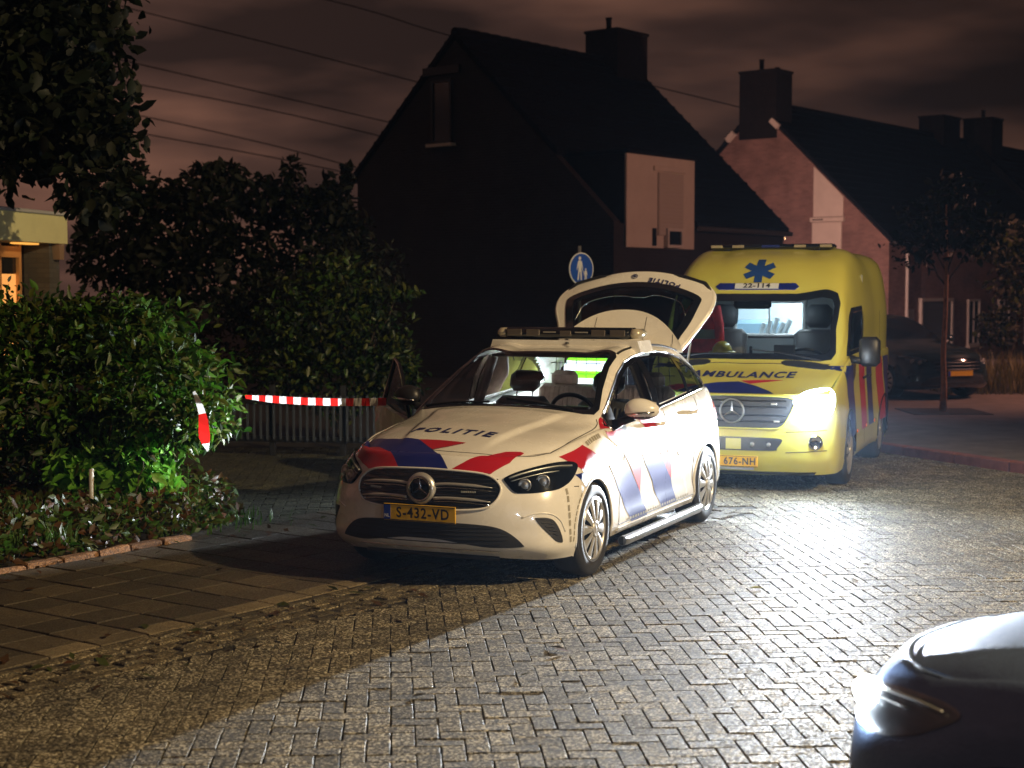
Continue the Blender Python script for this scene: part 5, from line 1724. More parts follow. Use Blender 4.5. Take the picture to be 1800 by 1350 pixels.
for yy in (-.25, .22, .50):
    gl2 = [Vector((v.x, v.y, v.z + .001)) for v in sv[:n0] if abs(v.y - yy) < .011]
    gl2.sort(key=lambda v: v.x)
    if len(gl2) > 2: MB().tube(gl2[1:-1], .0022, 5).build("spoiler_seam", M_SEAM, spo)
surf_text("police_lettering", "POLITIE", gb, "z", 1, lambda x, y: (.800 - y - .50 * (.255 - x) ** 2, .255 - x * 1.0), M_NAVY, gate, off=.006, size=.075, bold=.003, shear=.12, spacing=1.25)
lg = MB()
pp, _q = proj_pts(gb, [(.838 + .026 * math.sin(a), -.05 + .026 * math.cos(a)) for a in [2 * math.pi * k / 16 for k in range(16)]], "z", 1, .005)
lg.tube(pp, .003, 5, closed=True)
for k in range(3):
    a = R(20 + 40 * k)
    p2, _q = proj_pts(gb, [(.838 - .012 * math.sin(a), -.05 + .012 * math.cos(a)), (.838 + .028 * math.sin(a), -.05 - .035 * math.cos(a))], "z", 1, .005)
    lg.tube(p2, .003, 5)
lg.build("police_badge", M_NAVY, gate)
for s in (-1, 1):
    a_ = Vector((-3.06, s * .60, 1.26)); b_ = gate.matrix_local @ Vector((.42, s * .60, -.02))
    MB().tube([a_, a_.lerp(b_, .5), a_.lerp(b_, .52), b_], [.011, .011, .006, .006], 8).build("gas_strut", M_STEEL, car)
e2 = MB(); e2.tube([(.70,-.70,-.02),(.80,-.62,-.0),(.872, -.42, .01), (.905, 0, .02), (.872, .42, .01),(.80,.62,.0),(.70,.70,-.02)], .020, 8); e2.build("gate_handle_strip", M_BLACK, gate, smooth=True)

# ---- open front door on the far side
DA = 42
door = bpy.data.objects.new("open_door", None); COL.objects.link(door); door.parent = car
door.matrix_local = Matrix.Translation((-.63, -.86, 0)) @ Matrix.Rotation(R(DA), 4, "Z")
mirrors[1].parent = door; mirrors[1].matrix_local = Matrix.Rotation(R(-DA), 4, "Z") @ Matrix.Translation((.63, .93, .05))
def dp(pts, h0, h1, m, nm):
    b = MB()
    n = len(pts)
    b.prism(pts, h0, h1)
    b.v = [(-x, -z, y) for x, y, z in b.v]
    b.f = [tuple(reversed(q)) for q in b.f]
    o = b.build(nm, m, door); auto_smooth(o, 30); return o
skin = smooth_loop([(0, .32), (.05, .28), (.55, .275), (.95, .29), (1.0, .40), (1.02, .70), (1.0, 1.03), (.5, 1.01), (.06, .985), (.0, .90)], 4)
dp(skin, .0, .045, M_WHITE, "door_skin")
dp([(a * .97 + .015, .02 + b * .97) for a, b in skin], -.07, .0, M_BLACK, "door_lining")
fr = [(.04, 0, .99), (.15, .0, 1.10), (.45, .05, 1.27), (.72, .09, 1.37), (.94, .11, 1.41), (.99, .02, 1.03)]
MB().tube([(-a, b + .0, c) for a, b, c in fr], .018, 8).build("window_frame", M_GLOSS, door)
MB().tube([(-.96, .105, 1.40), (-1.0, .01, 1.05)], .008, 6).build("frame_trim", M_CHROME, door)
mesh_obj("side_window", [(-a, b, c) for a, b, c in fr], [tuple(range(6))], M_TINT, door)

# ---- inside
ib = MB()
ib.box((-.72, 0, .86), (.36, 1.42, .26), bev=.08)
ib.box((-.50, 0, .99), (.22, 1.36, .09), bev=.03)
dsh = ib.build("dashboard", M_DARK, car); auto_smooth(dsh, 50)
MB().box((-.80, .30, 1.095), (.05, .50, .035), bev=.01).build("display_screen", mat("dash_trim", (.22, .15, .12), .35), dsh)
MB().box((-.83, -.12, 1.03), (.03, .20, .17), bev=.01).build("tablet_computer", M_BLACK, dsh)
steering_wheel(car, (-.95, .37, 1.03))
seat(car, -1.40, .37, M_LEATHERD)
seat(car, -1.42, -.37, M_LEATHERD)
bs = MB()
bs.box((-2.30, 0, .50), (.50, 1.25, .18), bev=.05)
bs.box((-2.58, 0, .86), (.14, 1.25, .62), M=Matrix.Rotation(R(-18), 4, "Y"), bev=.05)
for k in range(26):
    bs.box((-2.535, (k - 12.5) * .044, .90), (.035, .036, .50), M=Matrix.Rotation(R(-18), 4, "Y"), bev=.012)
rs = bs.build("rear_seat", M_LEATHER, car); auto_smooth(rs, 50)
for yy in (-.40, .40):
    MB().box((-2.69, yy, 1.20), (.09, .25, .15), bev=.04).build("headrest", M_LEATHER, rs)
ml = MB(); ml.box((-.95, 0, 1.325), (.04, .24, .065), bev=.015); ml.build("rear_view_mirror", M_BLACK, car)
hl = MB(); hl.box((-2.1, 0, 1.46), (1.5, 1.0, .02)); hl.build("headliner", M_DARK, car)
for s in (-1, 1):
    MB().tube([(-1.62, s * .77, .35), (-1.62, s * .76, 1.02), (-1.60, s * .60, 1.44)], .045, 8).build("centre_pillar", mat("pillar_trim", (.25, .20, .17), .6), car, smooth=True)
gm = MB()
for k in range(12):
    gm.tube([(-2.80, -.55 + k * .1, .85), (-2.80, (-.55 + k * .1) * .95, 1.44)], .0035, 5)
for k in range(7):
    gm.tube([(-2.80, -.58, .86 + k * .095), (-2.80, .58, .86 + k * .095)], .0035, 5)
gm.build("luggage_guard", M_BLACK, car)
MB().box((-3.05, 0, .60), (.70, 1.15, .04)).build("boot_floor", M_DARK, car)
wp = MB()
for s, y0 in ((1, .55), (1, -.12)):
    pts = proj_pts(bvh, [(-.475, y0), (-.50, y0 - .28), (-.53, y0 - .55)], "z", 1, .012)[0]
    wp.tube(pts, .009, 6)
wp.build("wiper", M_BLACK, car)
# things carried in the boot
vest = thing("safety_vest", "yellow green and white banded safety vest hanging behind the wire guard in the boot", "vest", POL_LOC, POL_RZ)
def translucent(name, col):
    m = mat(name, col, .7)
    nt = m.node_tree; b = nt.nodes["Principled BSDF"]; out = nt.nodes["Material Output"]
    t = nt.nodes.new("ShaderNodeBsdfTranslucent"); t.inputs["Color"].default_value = (*col, 1)
    mx = nt.nodes.new("ShaderNodeMixShader"); mx.inputs[0].default_value = .6
    nt.links.new(b.outputs[0], mx.inputs[1]); nt.links.new(t.outputs[0], mx.inputs[2]); nt.links.new(mx.outputs[0], out.inputs["Surface"])
    return m
M_HV = translucent("hi_vis_green", (.10, .42, .01)); M_RW = translucent("hi_vis_white", (.42, .44, .47))
vb = MB()
nz_, ny_ = 28, 14
vs = []; mi = []
for i in range(nz_ + 1):
    for j in range(ny_ + 1):
        t = -1 + 2 * j / ny_
        z = .82 + .62 * i / nz_
        w = .24 if i < 22 else .24 - .012 * (i - 22)
        vs.append((-2.90 + .03 * math.cos(t * 1.4) + .008 * math.sin(i * .7 + j), -.25 + t * w, z))
fs = grid_faces(nz_ + 1, ny_ + 1)
for q in range(len(fs)):
    z = .82 + .62 * (q // ny_ + .5) / nz_
    mi.append(1 if (.93 < z < 1.02 or 1.11 < z < 1.20 or 1.27 < z < 1.345) else 0)
mesh_obj("vest_fabric", vs, fs, [M_HV, M_RW], vest, True, mi)
MB().tube([(-2.83, -.25, 1.455), (-2.88, -.25, 1.46), (-2.89, -.25, 1.43)], .005, 6).build("hook", M_STEEL, vest)
# ================================================================== AMBULANCE (box-nosed van)
ALOW = [
 [(-.05,0,.17),(.0,0,.28),(.015,0,.43),(.005,0,.60),(-.015,0,.78),(-.06,0,.955)],
 [(-.07,.4,.17),(-.02,.4,.28),(-.005,.4,.43),(-.012,.4,.60),(-.035,.4,.78),(-.08,.4,.957)],
 [(-.14,.75,.175),(-.09,.76,.28),(-.075,.765,.43),(-.085,.765,.60),(-.115,.76,.78),(-.17,.75,.968)],
 [(-.30,.945,.18),(-.25,.965,.28),(-.24,.975,.43),(-.25,.975,.60),(-.28,.96,.78),(-.36,.895,1.005)],
 [(-.52,.985,.19),(-.50,1.005,.28),(-.5,1.015,.43),(-.5,1.015,.60),(-.52,1.0,.82),(-.56,.945,1.12)],
 [(-.85,.985,.22),(-.85,1.01,.29),(-.85,1.018,.43),(-.85,1.018,.60),(-.85,1.012,.9),(-.84,.985,1.265)],
 [(-1.6,.985,.24),(-1.6,1.01,.30),(-1.6,1.015,.43),(-1.6,1.018,.60),(-1.6,1.018,.95),(-1.6,.995,1.29)],
 [(-2.8,.985,.24),(-2.8,1.01,.30),(-2.8,1.015,.43),(-2.8,1.018,.60),(-2.8,1.018,.95),(-2.8,1.0,1.29)],
 [(-4.25,.985,.24),(-4.25,1.01,.30),(-4.25,1.015,.43),(-4.25,1.018,.60),(-4.25,1.015,.95),(-4.25,.995,1.29)],
 [(-4.47,.93,.26),(-4.49,.95,.32),(-4.49,.955,.43),(-4.49,.955,.60),(-4.49,.955,.95),(-4.48,.94,1.29)],
 [(-4.51,0,.26),(-4.53,0,.32),(-4.53,0,.43),(-4.53,0,.60),(-4.53,0,.95),(-4.52,0,1.29)],
]
AUP = [
 [(-.36,.895,1.005),(-.27,.83,.985),(-.17,.75,.968),(-.08,.4,.957),(-.06,0,.955)],
 [(-.56,.945,1.12),(-.47,.87,1.09),(-.41,.78,1.075),(-.33,.4,1.08),(-.31,0,1.082)],
 [(-.84,.985,1.265),(-.80,.93,1.275),(-.75,.86,1.27),(-.66,.42,1.268),(-.64,0,1.268)],
 [(-1.05,.988,1.28),(-1.05,.96,1.47),(-1.02,.875,1.60),(-.93,.42,1.61),(-.91,0,1.61)],
 [(-1.28,.99,1.29),(-1.28,.955,1.64),(-1.25,.865,1.94),(-1.16,.42,1.955),(-1.14,0,1.955)],
 [(-1.55,.99,1.29),(-1.55,.972,1.72),(-1.52,.865,2.15),(-1.42,.42,2.23),(-1.40,0,2.24)],
 [(-2.0,.992,1.29),(-2.0,.985,1.80),(-1.97,.855,2.31),(-1.90,.42,2.40),(-1.88,0,2.41)],
 [(-3.0,.995,1.29),(-3.0,.985,1.84),(-3.0,.855,2.32),(-3.0,.42,2.43),(-3.0,0,2.44)],
 [(-4.25,.995,1.29),(-4.25,.985,1.84),(-4.25,.855,2.31),(-4.25,.42,2.42),(-4.25,0,2.43)],
 [(-4.48,.94,1.29),(-4.47,.93,1.82),(-4.45,.77,2.32),(-4.45,.4,2.39),(-4.45,0,2.40)],
]
AMB_LOC = (2.17, 15.0, 0)
AMB_RZ = veh_matrix(R(20))
M_YEL = mat("ambulance_yellow", (.54, .52, .10), .3, coat=.7, var=.04, vscale=2)
amb = thing("ambulance", "yellow ambulance with blazing headlights behind the police car", "ambulance", AMB_LOC, AMB_RZ)
_lo = [st + [(st[-1][0] - (.02 if st[-1][0] > -.5 else 0), st[-1][1] * .97, st[-1][2] - .04)] for st in ALOW]
_fl = [[(x, -y, z) for x, y, z in st] for st in reversed(_lo[1:])] + _lo
AL = lattice(_fl, 301, 44)
AU = lattice([st + [(x, -y, z) for x, y, z in reversed(st[:-1])] for st in AUP], 150, 80)
nA = AL.shape[0] * AL.shape[1]
AV = np.vstack([AL.reshape(-1, 3), AU.reshape(-1, 3)])
AF = grid_faces(AL.shape[0], AL.shape[1]) + [tuple(i + nA for i in q) for q in grid_faces(AU.shape[0], AU.shape[1], True)]
abvh = BVHTree.FromPolygons([Vector(v) for v in AV], AF)
AWB = (-.98, -3.62)
AR_ = .40
r_all = []
inside_any = np.zeros(len(AV), bool)
kp = AF
for cx in AWB:
    r = np.hypot(AV[:, 0] - cx, AV[:, 2] - .35)
    ins = (r < AR_) & (np.abs(AV[:, 1]) > .75)
    k2 = []; snap = set()
    for q in kp:
        if all(ins[i] for i in q): continue
        k2.append(q)
        snap.update(i for i in q if ins[i])
    kp = k2
    for i in snap:
        k = AR_ / max(r[i], 1e-3)
        AV[i, 0] = cx + (AV[i, 0] - cx) * k; AV[i, 2] = .35 + (AV[i, 2] - .35) * k
AWS = [(-.755, .845), (-.67, .42), (-.65, 0), (-.67, -.42), (-.755, -.845), (-1.0, -.855), (-1.235, -.835), (-1.15, -.42), (-1.13, 0), (-1.15, .42), (-1.235, .835), (-1.0, .855)]
ADW = [(-.93, 1.31), (-1.02, 1.42), (-1.30, 1.72), (-1.42, 1.80), (-2.0, 1.82), (-2.02, 1.33)]
awi = inset(AWS, .03); adi = inset(ADW, .02)
pa = {"front_bumper": [], "body_shell": [], "bonnet": [], "high_roof": []}
for q in kp:
    c = AV[list(q)].mean(0)
    lowp = q[0] < nA
    if not lowp and in_poly(c[0], c[1], awi) and c[2] < 2.0: continue
    if abs(c[1]) > .80 and in_poly(c[0], c[2], adi): continue
    nm = "body_shell"
    if lowp and c[0] > -.52 and c[2] < .70: nm = "front_bumper"
    elif not lowp and c[0] > -.80 and c[2] < 1.28 and abs(c[1]) < .9: nm = "bonnet"
    elif not lowp and c[2] > 1.95 and c[0] < -1.1: nm = "high_roof"
    pa[nm].append(q)
for nm, fs in pa.items():
    us = sorted({i for q in fs for i in q}); rm = {i: k for k, i in enumerate(us)}
    mesh_obj(nm, AV[us], [tuple(rm[i] for i in q) for q in fs], M_YEL, amb, True)
MB().box((-4.44, 0, 1.75), (.04, 1.75, 1.1)).build("rear_wall", M_YEL, amb)
ub = MB(); ub.box((-2.5, 0, .26), (3.8, 1.5, .1)); ub.box((-.35, 0, .30), (.3, 1.6, .2))
for cx in AWB:
    for s in (-1, 1): ub.box((cx, s * .70, .45), (.82, .02, .62))
ub.box((-.5, 0, .62), (.1, 1.5, .55))
ub.build("underbody", M_DARK, amb)
def apatch(nm, pts, axis, sign, m, n=3, parent=None, **kw):
    return patch(nm, smooth_loop(pts, n) if n > 1 else pts, axis, sign, abvh, m, parent or amb, **kw)
awsp = apatch("windscreen", AWS, "z", 1, M_GLASS, off=.002, step=.1, edge=.05, thick=0, n=3)
apatch("windscreen_border", AWS, "z", 1, M_GLOSS, n=3, parent=awsp, off=.005, step=.06, edge=.03, thick=.004, holes=[smooth_loop(inset(AWS, .055), 3)])
for s in (1, -1):
    apatch("window_frame", ADW, "y", s, M_GLOSS, n=1, off=.004, holes=[inset(ADW, .05)], step=.08)
    apatch("side_window", inset(ADW, .04), "y", s, M_TINT, n=1, off=.0, step=.2, thick=0)
    MB().tube(surf_line(abvh, inset(ADW, .05), "y", s, .006, closed=True), .006, 6, closed=True).build("window_trim", M_CHROME, amb)
# grille, lamps, lower vents
AG = [(0, .952), (.30, .950), (.50, .945), (.575, .925), (.60, .89), (.57, .80), (.52, .70), (.47, .645), (.38, .628), (0, .628)]
ag = apatch("grille", both(AG), "x", 1, M_MESH, off=.004, step=.08, edge=.04)
MB().tube(surf_line(abvh, smooth_loop(both(AG), 3), "x", 1, .005, closed=True), .010, 6, closed=True).build("grille_frame", M_YEL, ag, smooth=True)
for zz in (.70, .76, .84, .90):
    MB().tube(surf_line(abvh, [(-.52, zz), (.52, zz)], "x", 1, .006), .008, 5).build("grille_bar", M_BLACK, ag)
em = MB()
c0 = Vector((.03, 0, .80))
em.tube([c0 + Vector((0, .115 * math.cos(a), .115 * math.sin(a))) for a in [2 * math.pi * k / 40 for k in range(40)]], .010, 8, closed=True)
for k in range(3):
    a = R(90 + 120 * k); d = Vector((0, math.cos(a), math.sin(a))); n = Vector((0, -d.z, d.y))
    em.add([c0 + n * .014, c0 - n * .014, c0 + d * .11, c0 + Vector((.014, 0, 0))], [(0, 2, 3), (2, 1, 3), (1, 0, 3), (0, 1, 2)])
em.build("emblem", M_STEEL, ag)
for p in ((.40, .87), (.43, .70)):
    pp, _q = proj_pts(abvh, [p], "x", 1, .01)
    MB().box(pp[0], (.012, .06, .018), bev=.004).build("flash_light", mat("led_white"), ag)
AH = [(.78 + (a - .775) * 1.12, .865 + (b - .865) * 1.12) for a, b in [(.60, .905), (.64, .945), (.72, .985), (.82, 1.00), (.895, .99), (.925, .93), (.925, .84), (.90, .775), (.83, .745), (.72, .745), (.65, .775), (.615, .83)]]
M_BEAM = mat("headlight_beam", (.9, .9, .9), .3, emit=(.86, .93, 1.0), estr=120)
M_BEAMD = mat("headlight_glow", (.9, .9, .9), .3, emit=(.55, .76, 1.0), estr=30)
HL_POS = []
for s in (1, -1):
    h = apatch("headlight", [(s * a, b) for a, b in AH], "x", 1, M_BEAMD, off=.005, step=.05, edge=.03)
    for yy, zz, rr in ((.70, .84, .055), (.82, .86, .065)):
        pp, nn = proj_pts(abvh, [(s * yy, zz)], "x", 1, .012)
        bm = bmesh.new(); bmesh.ops.create_icosphere(bm, subdivisions=3, radius=1)
        vs = [pp[0] + Vector((v.co.x * .025, v.co.y * rr, v.co.z * rr)) for v in bm.verts]
        fs = [[v.index for v in q.verts] for q in bm.faces]; bm.free()
        mesh_obj("lamp_lens", vs, fs, M_BEAM, h, True)
    pp, nn = proj_pts(abvh, [(s * .78, .85)], "x", 1, .07)
    HL_POS.append(pp[0])
    # fog lamp
    pp, nn = proj_pts(abvh, [(s * .80, .50)], "x", 1, .0)
    n = nn[0]
    T = Matrix.Translation(pp[0]) @ n.to_track_quat("Z", "Y").to_matrix().to_4x4()
    fg = MB(); fg.lathe([(.075, .002), (.070, .014), (.055, .012), (.045, .004), (.0, .012)], 24, "Z"); fg.v = [tuple(T @ Vector(v)) for v in fg.v]
    fg.build("fog_lamp", M_CHROME, amb, smooth=True)
AI = [(0, .545), (.30, .542), (.45, .535), (.49, .515), (.44, .44), (.40, .415), (0, .412)]
ai = apatch("lower_vent", both(AI), "x", 1, M_BLACK, off=.004, step=.06)
apatch("tow_cover", [(-.06, .425), (.09, .425), (.09, .53), (-.06, .53)], "x", 1, M_YEL, n=1, parent=ai, off=.010, thick=.01)
for yy in (.20, .36, -.2, -.36):
    pp, _q = proj_pts(abvh, [(yy, .475)], "x", 1, .008)
    MB().lathe([(.0, .006), (.018, .004), (.022, .0)], 14, "X", pp[0]).build("parking_sensor", M_STEEL, ai, smooth=True)
apatch("bumper_lip", [(-.80, .205), (.80, .205), (.78, .175), (-.78, .175)], "x", 1, M_BLACK, n=1, off=.006)
for zz in (.60, .40):
    MB().tube(surf_line(abvh, [(-.9, zz - .0), (-.5, zz), (.5, zz), (.9, zz)] if False else [(.52, zz), (.90, zz + .02)], "x", 1, -.0005), .004, 5).build("panel_gap", M_SEAM, amb)
Tp = Matrix(((0, 0, 1, .03), (1, 0, 0, 0.0), (0, 1, 0, .305), (0, 0, 0, 1)))
plate(amb, None, .52, .11, "676-NH", Tp, shift=.055)
MB().box((.02, 0, .235), (.02, .44, .022)).build("plate_holder", M_STEEL, amb)
# bonnet: lettering and stripes, vents
surf_text("ambulance_lettering", "AMBULANCE", abvh, "z", 1, lambda x, y: (-.40 - .10 * (x / .7) ** 2 - y * 1.0, x), M_NAVY, amb, off=.006, size=.155, bold=.005, shear=.2, sx=1.05, spacing=1.15)
def ast(nm, pts, m): return patch(nm, pts, "z", 1, abvh, m, amb, off=.004, step=.03, edge=.02, thick=.001)
ast("blue_stripe", [(-.085, .40), (-.14, .33), (-.22, .18), (-.285, 0), (-.27, -.20), (-.23, -.42), (-.15, -.60), (-.10, -.50), (-.082, -.3), (-.070, 0)], M_BLUE)
ast("red_stripe", [(-.30, .02), (-.345, .42), (-.345, .44), (-.30, .30), (-.25, .12)], M_RED)
ast("red_stripe", [(-.24, -.42), (-.28, -.62), (-.25, -.78), (-.20, -.74), (-.16, -.61)], M_RED)
for s in (1, -1):
    apatch("bonnet_vent", [(-.60, s * .42), (-.62, s * .80), (-.69, s * .82), (-.66, s * .40)], "z", 1, M_BLACK, n=3, off=.006)
MB().tube(surf_line(abvh, [(-.70, -.84), (-.62, -.42), (-.60, 0), (-.62, .42), (-.70, .84)], "z", 1, 0), .005, 5).build("panel_gap", M_SEAM, amb)
# roof front: star of life, number board, light bar
def to_roof(x, y): return (x, y)
SOLc = 2.185
for k in range(3):
    a = R(60 * k)
    d = (math.sin(a), math.cos(a)); n = (math.cos(a), -math.sin(a))
    rect = [(d[0] * .17 * i + n[0] * .042 * j, SOLc + (d[1] * .17 * i + n[1] * .042 * j) * .72) for i, j in ((-1, -1), (1, -1), (1, 1), (-1, 1))]
    patch("life_star", rect, "x", 1, abvh, mat("star_blue", (.01, .05, .22), .4), amb, off=.004 + .001 * k, step=.05, edge=.03, thick=.001)
pb = apatch("callsign_board", [(-.40, 1.985), (.40, 1.985), (.44, 2.015), (.40, 2.05), (-.40, 2.05), (-.44, 2.015)], "x", 1, M_BLUE, n=1, off=.012, thick=.012)
apatch("callsign_plate", [(-.23, 1.990), (.23, 1.990), (.23, 2.046), (-.23, 2.046)], "x", 1, mat("plate_white", (.6, .62, .62), .4), n=1, parent=pb, off=.016, thick=.002)
surf_text("callsign_text", "22-114", abvh, "x", 1, lambda x, y: (x, 2.018 + y), M_PRINT, pb, off=.019, size=.062, bold=.002, sx=1.5, spacing=1.1)
al = MB(); al.box((-2.10, 0, 2.462), (.28, 1.36, .055), bev=.02); alo = al.build("light_bar", M_GLOSS, amb); auto_smooth(alo, 50)
for yy in (-.60, -.36, .0, .32, .60):
    MB().box((-1.958, yy, 2.464), (.012, .13 if yy else .2, .030), bev=.003).build("lamp_module", M_CLEAR if yy else M_BLUE, alo)
for yy in (-.5, .5):
    MB().box((-2.10, yy, 2.415), (.2, .06, .06)).build("bar_foot", M_BLACK, alo)
# side: stripes, mirror, handle, wheels, gaps
for s in (1, -1):
    for k, (x0, m_) in enumerate(((-.62, M_BLUE), (-1.5, M_RED), (-2.1, M_BLUE), (-2.9, M_RED), (-3.4, M_BLUE))):
        apatch("side_stripe", [(x0, 1.22), (x0 - .42, 1.22), (x0 - .85, .48), (x0 - .43, .48)], "y", s, m_, n=1, off=.003, thick=.001)
    mb = MB(); mb.box((-.98, s * 1.20, 1.36), (.13, .21, .30), bev=.04); mo = mb.build("wing_mirror", M_BLACK, amb); auto_smooth(mo, 50)
    MB().tube([(-.95, s * 1.0, 1.28), (-.98, s * 1.15, 1.26)], .035, 8).build("mirror_arm", M_BLACK, mo, smooth=True)
    MB().box((-1.05, s * 1.20, 1.37), (.006, .17, .22)).build("mirror_glass", M_CHROME, mo)
    for x0 in (-.86, -2.08, -3.4):
        MB().tube(surf_line(abvh, [(x0, 1.75 if x0 < -1 else 1.25), (x0, .75), (x0 - .05, .32)], "y", s, -.001), .004, 5).build("panel_gap", M_SEAM, amb)
    for x0 in (-1.85, -2.25):
        pp, nn = proj_pts(abvh, [(x0, 1.05), (x0 - .16, 1.05)], "y", s, .02)
        MB().tube(pp, .014, 8).build("door_handle", M_BLACK, amb, smooth=True)
    for x0 in (-1.55, -2.3, -3.0):
        pp, nn = proj_pts(abvh, [(x0, .50)], "y", s, .004)
        MB().box(pp[0], (.10, .012, .035), bev=.004).build("side_marker", mat("amber_lens", (.75, .22, .01), .2, coat=.5), amb)
    for cx in AWB:
        l = [(cx + .41 * math.cos(a), .35 + .41 * math.sin(a)) for a in [math.pi * (-.04 + 1.08 * k / 30) for k in range(31)]]
        l3, _q = proj_pts(abvh, l, "y", s, -.002)
        MB().tube(l3, .014, 8).build("arch_lip", M_BLACK, amb, smooth=True)
        add_wheel(amb, cx, s * 1.0, s, r=.345)
# inside: dash, two seats, bulkhead with its window, bright treatment room
M_CAB = mat("cab_grey", (.30, .32, .33), .6)
dsh = MB(); dsh.box((-.98, 0, 1.14), (.55, 1.75, .22), bev=.06); dsh.box((-.90, .10, 1.27), (.30, .9, .05), bev=.02); do = dsh.build("dashboard", M_DARK, amb); auto_smooth(do, 50)
MB().box((-1.0, -.02, 1.33), (.03, .03, .14), bev=.008).build("radio", M_BLACK, do)
MB().box((-1.0, .33, 1.34), (.03, .22, .16), bev=.01).build("display_screen", M_BLACK, do)
steering_wheel(amb, (-1.22, .52, 1.24), .21, 40)
for yy in (.52, -.52):
    b = MB(); T = Matrix.Rotation(R(-12), 4, "Y")
    b.box((-1.95, yy, 1.20), (.16, .52, .72), M=T, bev=.06); b.box((-1.72, yy, .86), (.52, .52, .16), bev=.05)
    so_ = b.build("seat", M_LEATHERD, amb); auto_smooth(so_, 50)
    hb = MB(); hb.box((-2.06, yy, 1.70), (.12, .29, .26), M=T, bev=.06); ho = hb.build("headrest", mat("headrest_grey", (.07, .075, .08), .6), so_); auto_smooth(ho, 60)
WN = [(-.44, 1.50), (.30, 1.50), (.30, 1.84), (-.44, 1.84)]
bk = MB()
for (y0, y1, z0, z1) in ((-.95, -.44, .5, 2.15), (.30, .95, .5, 2.15), (-.44, .30, .5, 1.50), (-.44, .30, 1.84, 2.15)):
    bk.box((-2.32, (y0 + y1) / 2, (z0 + z1) / 2), (.03, y1 - y0, z1 - z0))
bko = bk.build("bulkhead", M_CAB, amb)
MB().tube([(-2.30, y, z) for y, z in smooth_loop([(-.46, 1.52), (-.42, 1.48), (.28, 1.48), (.32, 1.52), (.32, 1.82), (.28, 1.86), (-.42, 1.86), (-.46, 1.82)], 3)], .020, 8, closed=True).build("window_frame", mat("frame_white", (.75, .75, .75), .4), bko, smooth=True)
MB().box((-2.30, -.07, 1.67), (.02, .018, .34)).build("window_bar", MATS["frame_white"], bko)
rm_ = MB()
M_ROOM = mat("room_white", (.72, .80, .84), .5)
rm_.box((-4.25, 0, 1.4), (.03, 1.7, 1.7)); rm_.box((-3.3, .85, 1.4), (2, .03, 1.7)); rm_.box((-3.3, -.85, 1.4), (2, .03, 1.7)); rm_.box((-3.3, 0, 2.2), (2, 1.7, .03)); rm_.box((-3.3, 0, .6), (2, 1.7, .03))
rm_.build("treatment_room", M_ROOM, amb)
MB().box((-3.2, 0, 2.17), (1.3, .35, .02)).build("ceiling_lamp", mat("room_lamp", (.9, .95, 1), .5, emit=(.80, .93, 1.0), estr=34), amb)
MB().box((-3.6, -.45, 1.35), (.5, .5, .55), bev=.04).build("cabinet", mat("cab_blue", (.2, .3, .38), .5), amb)
MB().box((-3.1, .42, 1.62), (.3, .25, .12), bev=.03).build("monitor", M_BLACK, amb)
tr = MB()
for k in range(5): tr.tube([(-3.0 - .1 * k, -.30 + .05 * k, 1.45), (-3.0 - .1 * k, -.26 + .06 * k, 1.60 + .03 * (k % 3))], .03, 8)
tr.build("equipment", M_STEEL, amb)
mr = MB(); mr.box((-1.22, -.05, 1.845), (.06, .40, .12), bev=.03); mo = mr.build("rear_view_mirror", M_BLACK, amb); auto_smooth(mo, 50)
hdl = MB(); hdl.box((-1.75, 0, 1.99), (.95, 1.6, .03)); hdl.build("cab_ceiling", M_DARK, amb)
MB().box((-1.75, 0, 1.968), (.16, .30, .012), bev=.003).build("cab_glow_panel", mat("cab_glow_panel", (.9, .9, .9), .5, emit=(.75, .90, 1.0), estr=26), amb)  # unseen glowing panel, added to brighten the cab and the red jacket
wp = MB()
for y0 in (.75, -.05):
    wp.tube(proj_pts(abvh, [(-.70 - .02 * abs(y0), y0), (-.72, y0 - .4), (-.735, y0 - .72)], "z", 1, .012)[0], .009, 6)
wp.build("wiper", M_BLACK, amb)
# things in the cab
jk = thing("work_jacket", "red jacket with a grey band hanging inside the ambulance windscreen", "jacket", AMB_LOC, AMB_RZ)
M_JR = mat("jacket_red", (.80, .03, .03), .7, var=.2, vscale=14, bump=.5, bscale=25); M_JG = mat("jacket_grey", (.33, .33, .33), .5)
rows = []
for i in range(13):
    z = 1.30 + .62 * i / 12
    w = .20 if i < 9 else .20 - .045 * (i - 8)
    rows.append([(-1.55 + .07 * math.cos(t) + .012 * math.sin(3 * t + i), -.70 + w * math.sin(t) * (1 + .06 * math.sin(i)), z) for t in [2 * math.pi * k / 24 for k in range(24)]])
vs = [p for r_ in rows for p in r_]
fs = [(i * 24 + k, i * 24 + (k + 1) % 24, (i + 1) * 24 + (k + 1) % 24, (i + 1) * 24 + k) for i in range(12) for k in range(24)]
mesh_obj("jacket_body", vs, fs, [M_JR, M_JG], jk, True, [1 if (q // 24) in (3, 4) else 0 for q in range(len(fs))])
MB().tube([(-1.53, -.52, 1.80), (-1.50, -.47, 1.62), (-1.50, -.46, 1.44), (-1.48, -.48, 1.33)], [.06, .055, .05, .045], 10).build("sleeve", M_JR, jk, smooth=True)
MB().tube([(-1.55, -.70, 1.93), (-1.55, -.70, 1.97), (-1.55, -.68, 1.985)], .006, 6).build("hook", M_STEEL, jk)
ub_ = thing("helmet", "yellow helmet on the dashboard beside the red jacket in the ambulance", "helmet", AMB_LOC, AMB_RZ)
bm = bmesh.new(); bmesh.ops.create_uvsphere(bm, u_segments=20, v_segments=12, radius=1)
vs = [(-1.35 + v.co.x * .13, -.40 + v.co.y * .105, 1.33 + (v.co.z * .11 if v.co.z > -.2 else -.022)) for v in bm.verts]; fs = [[v.index for v in q.verts] for q in bm.faces]; bm.free()
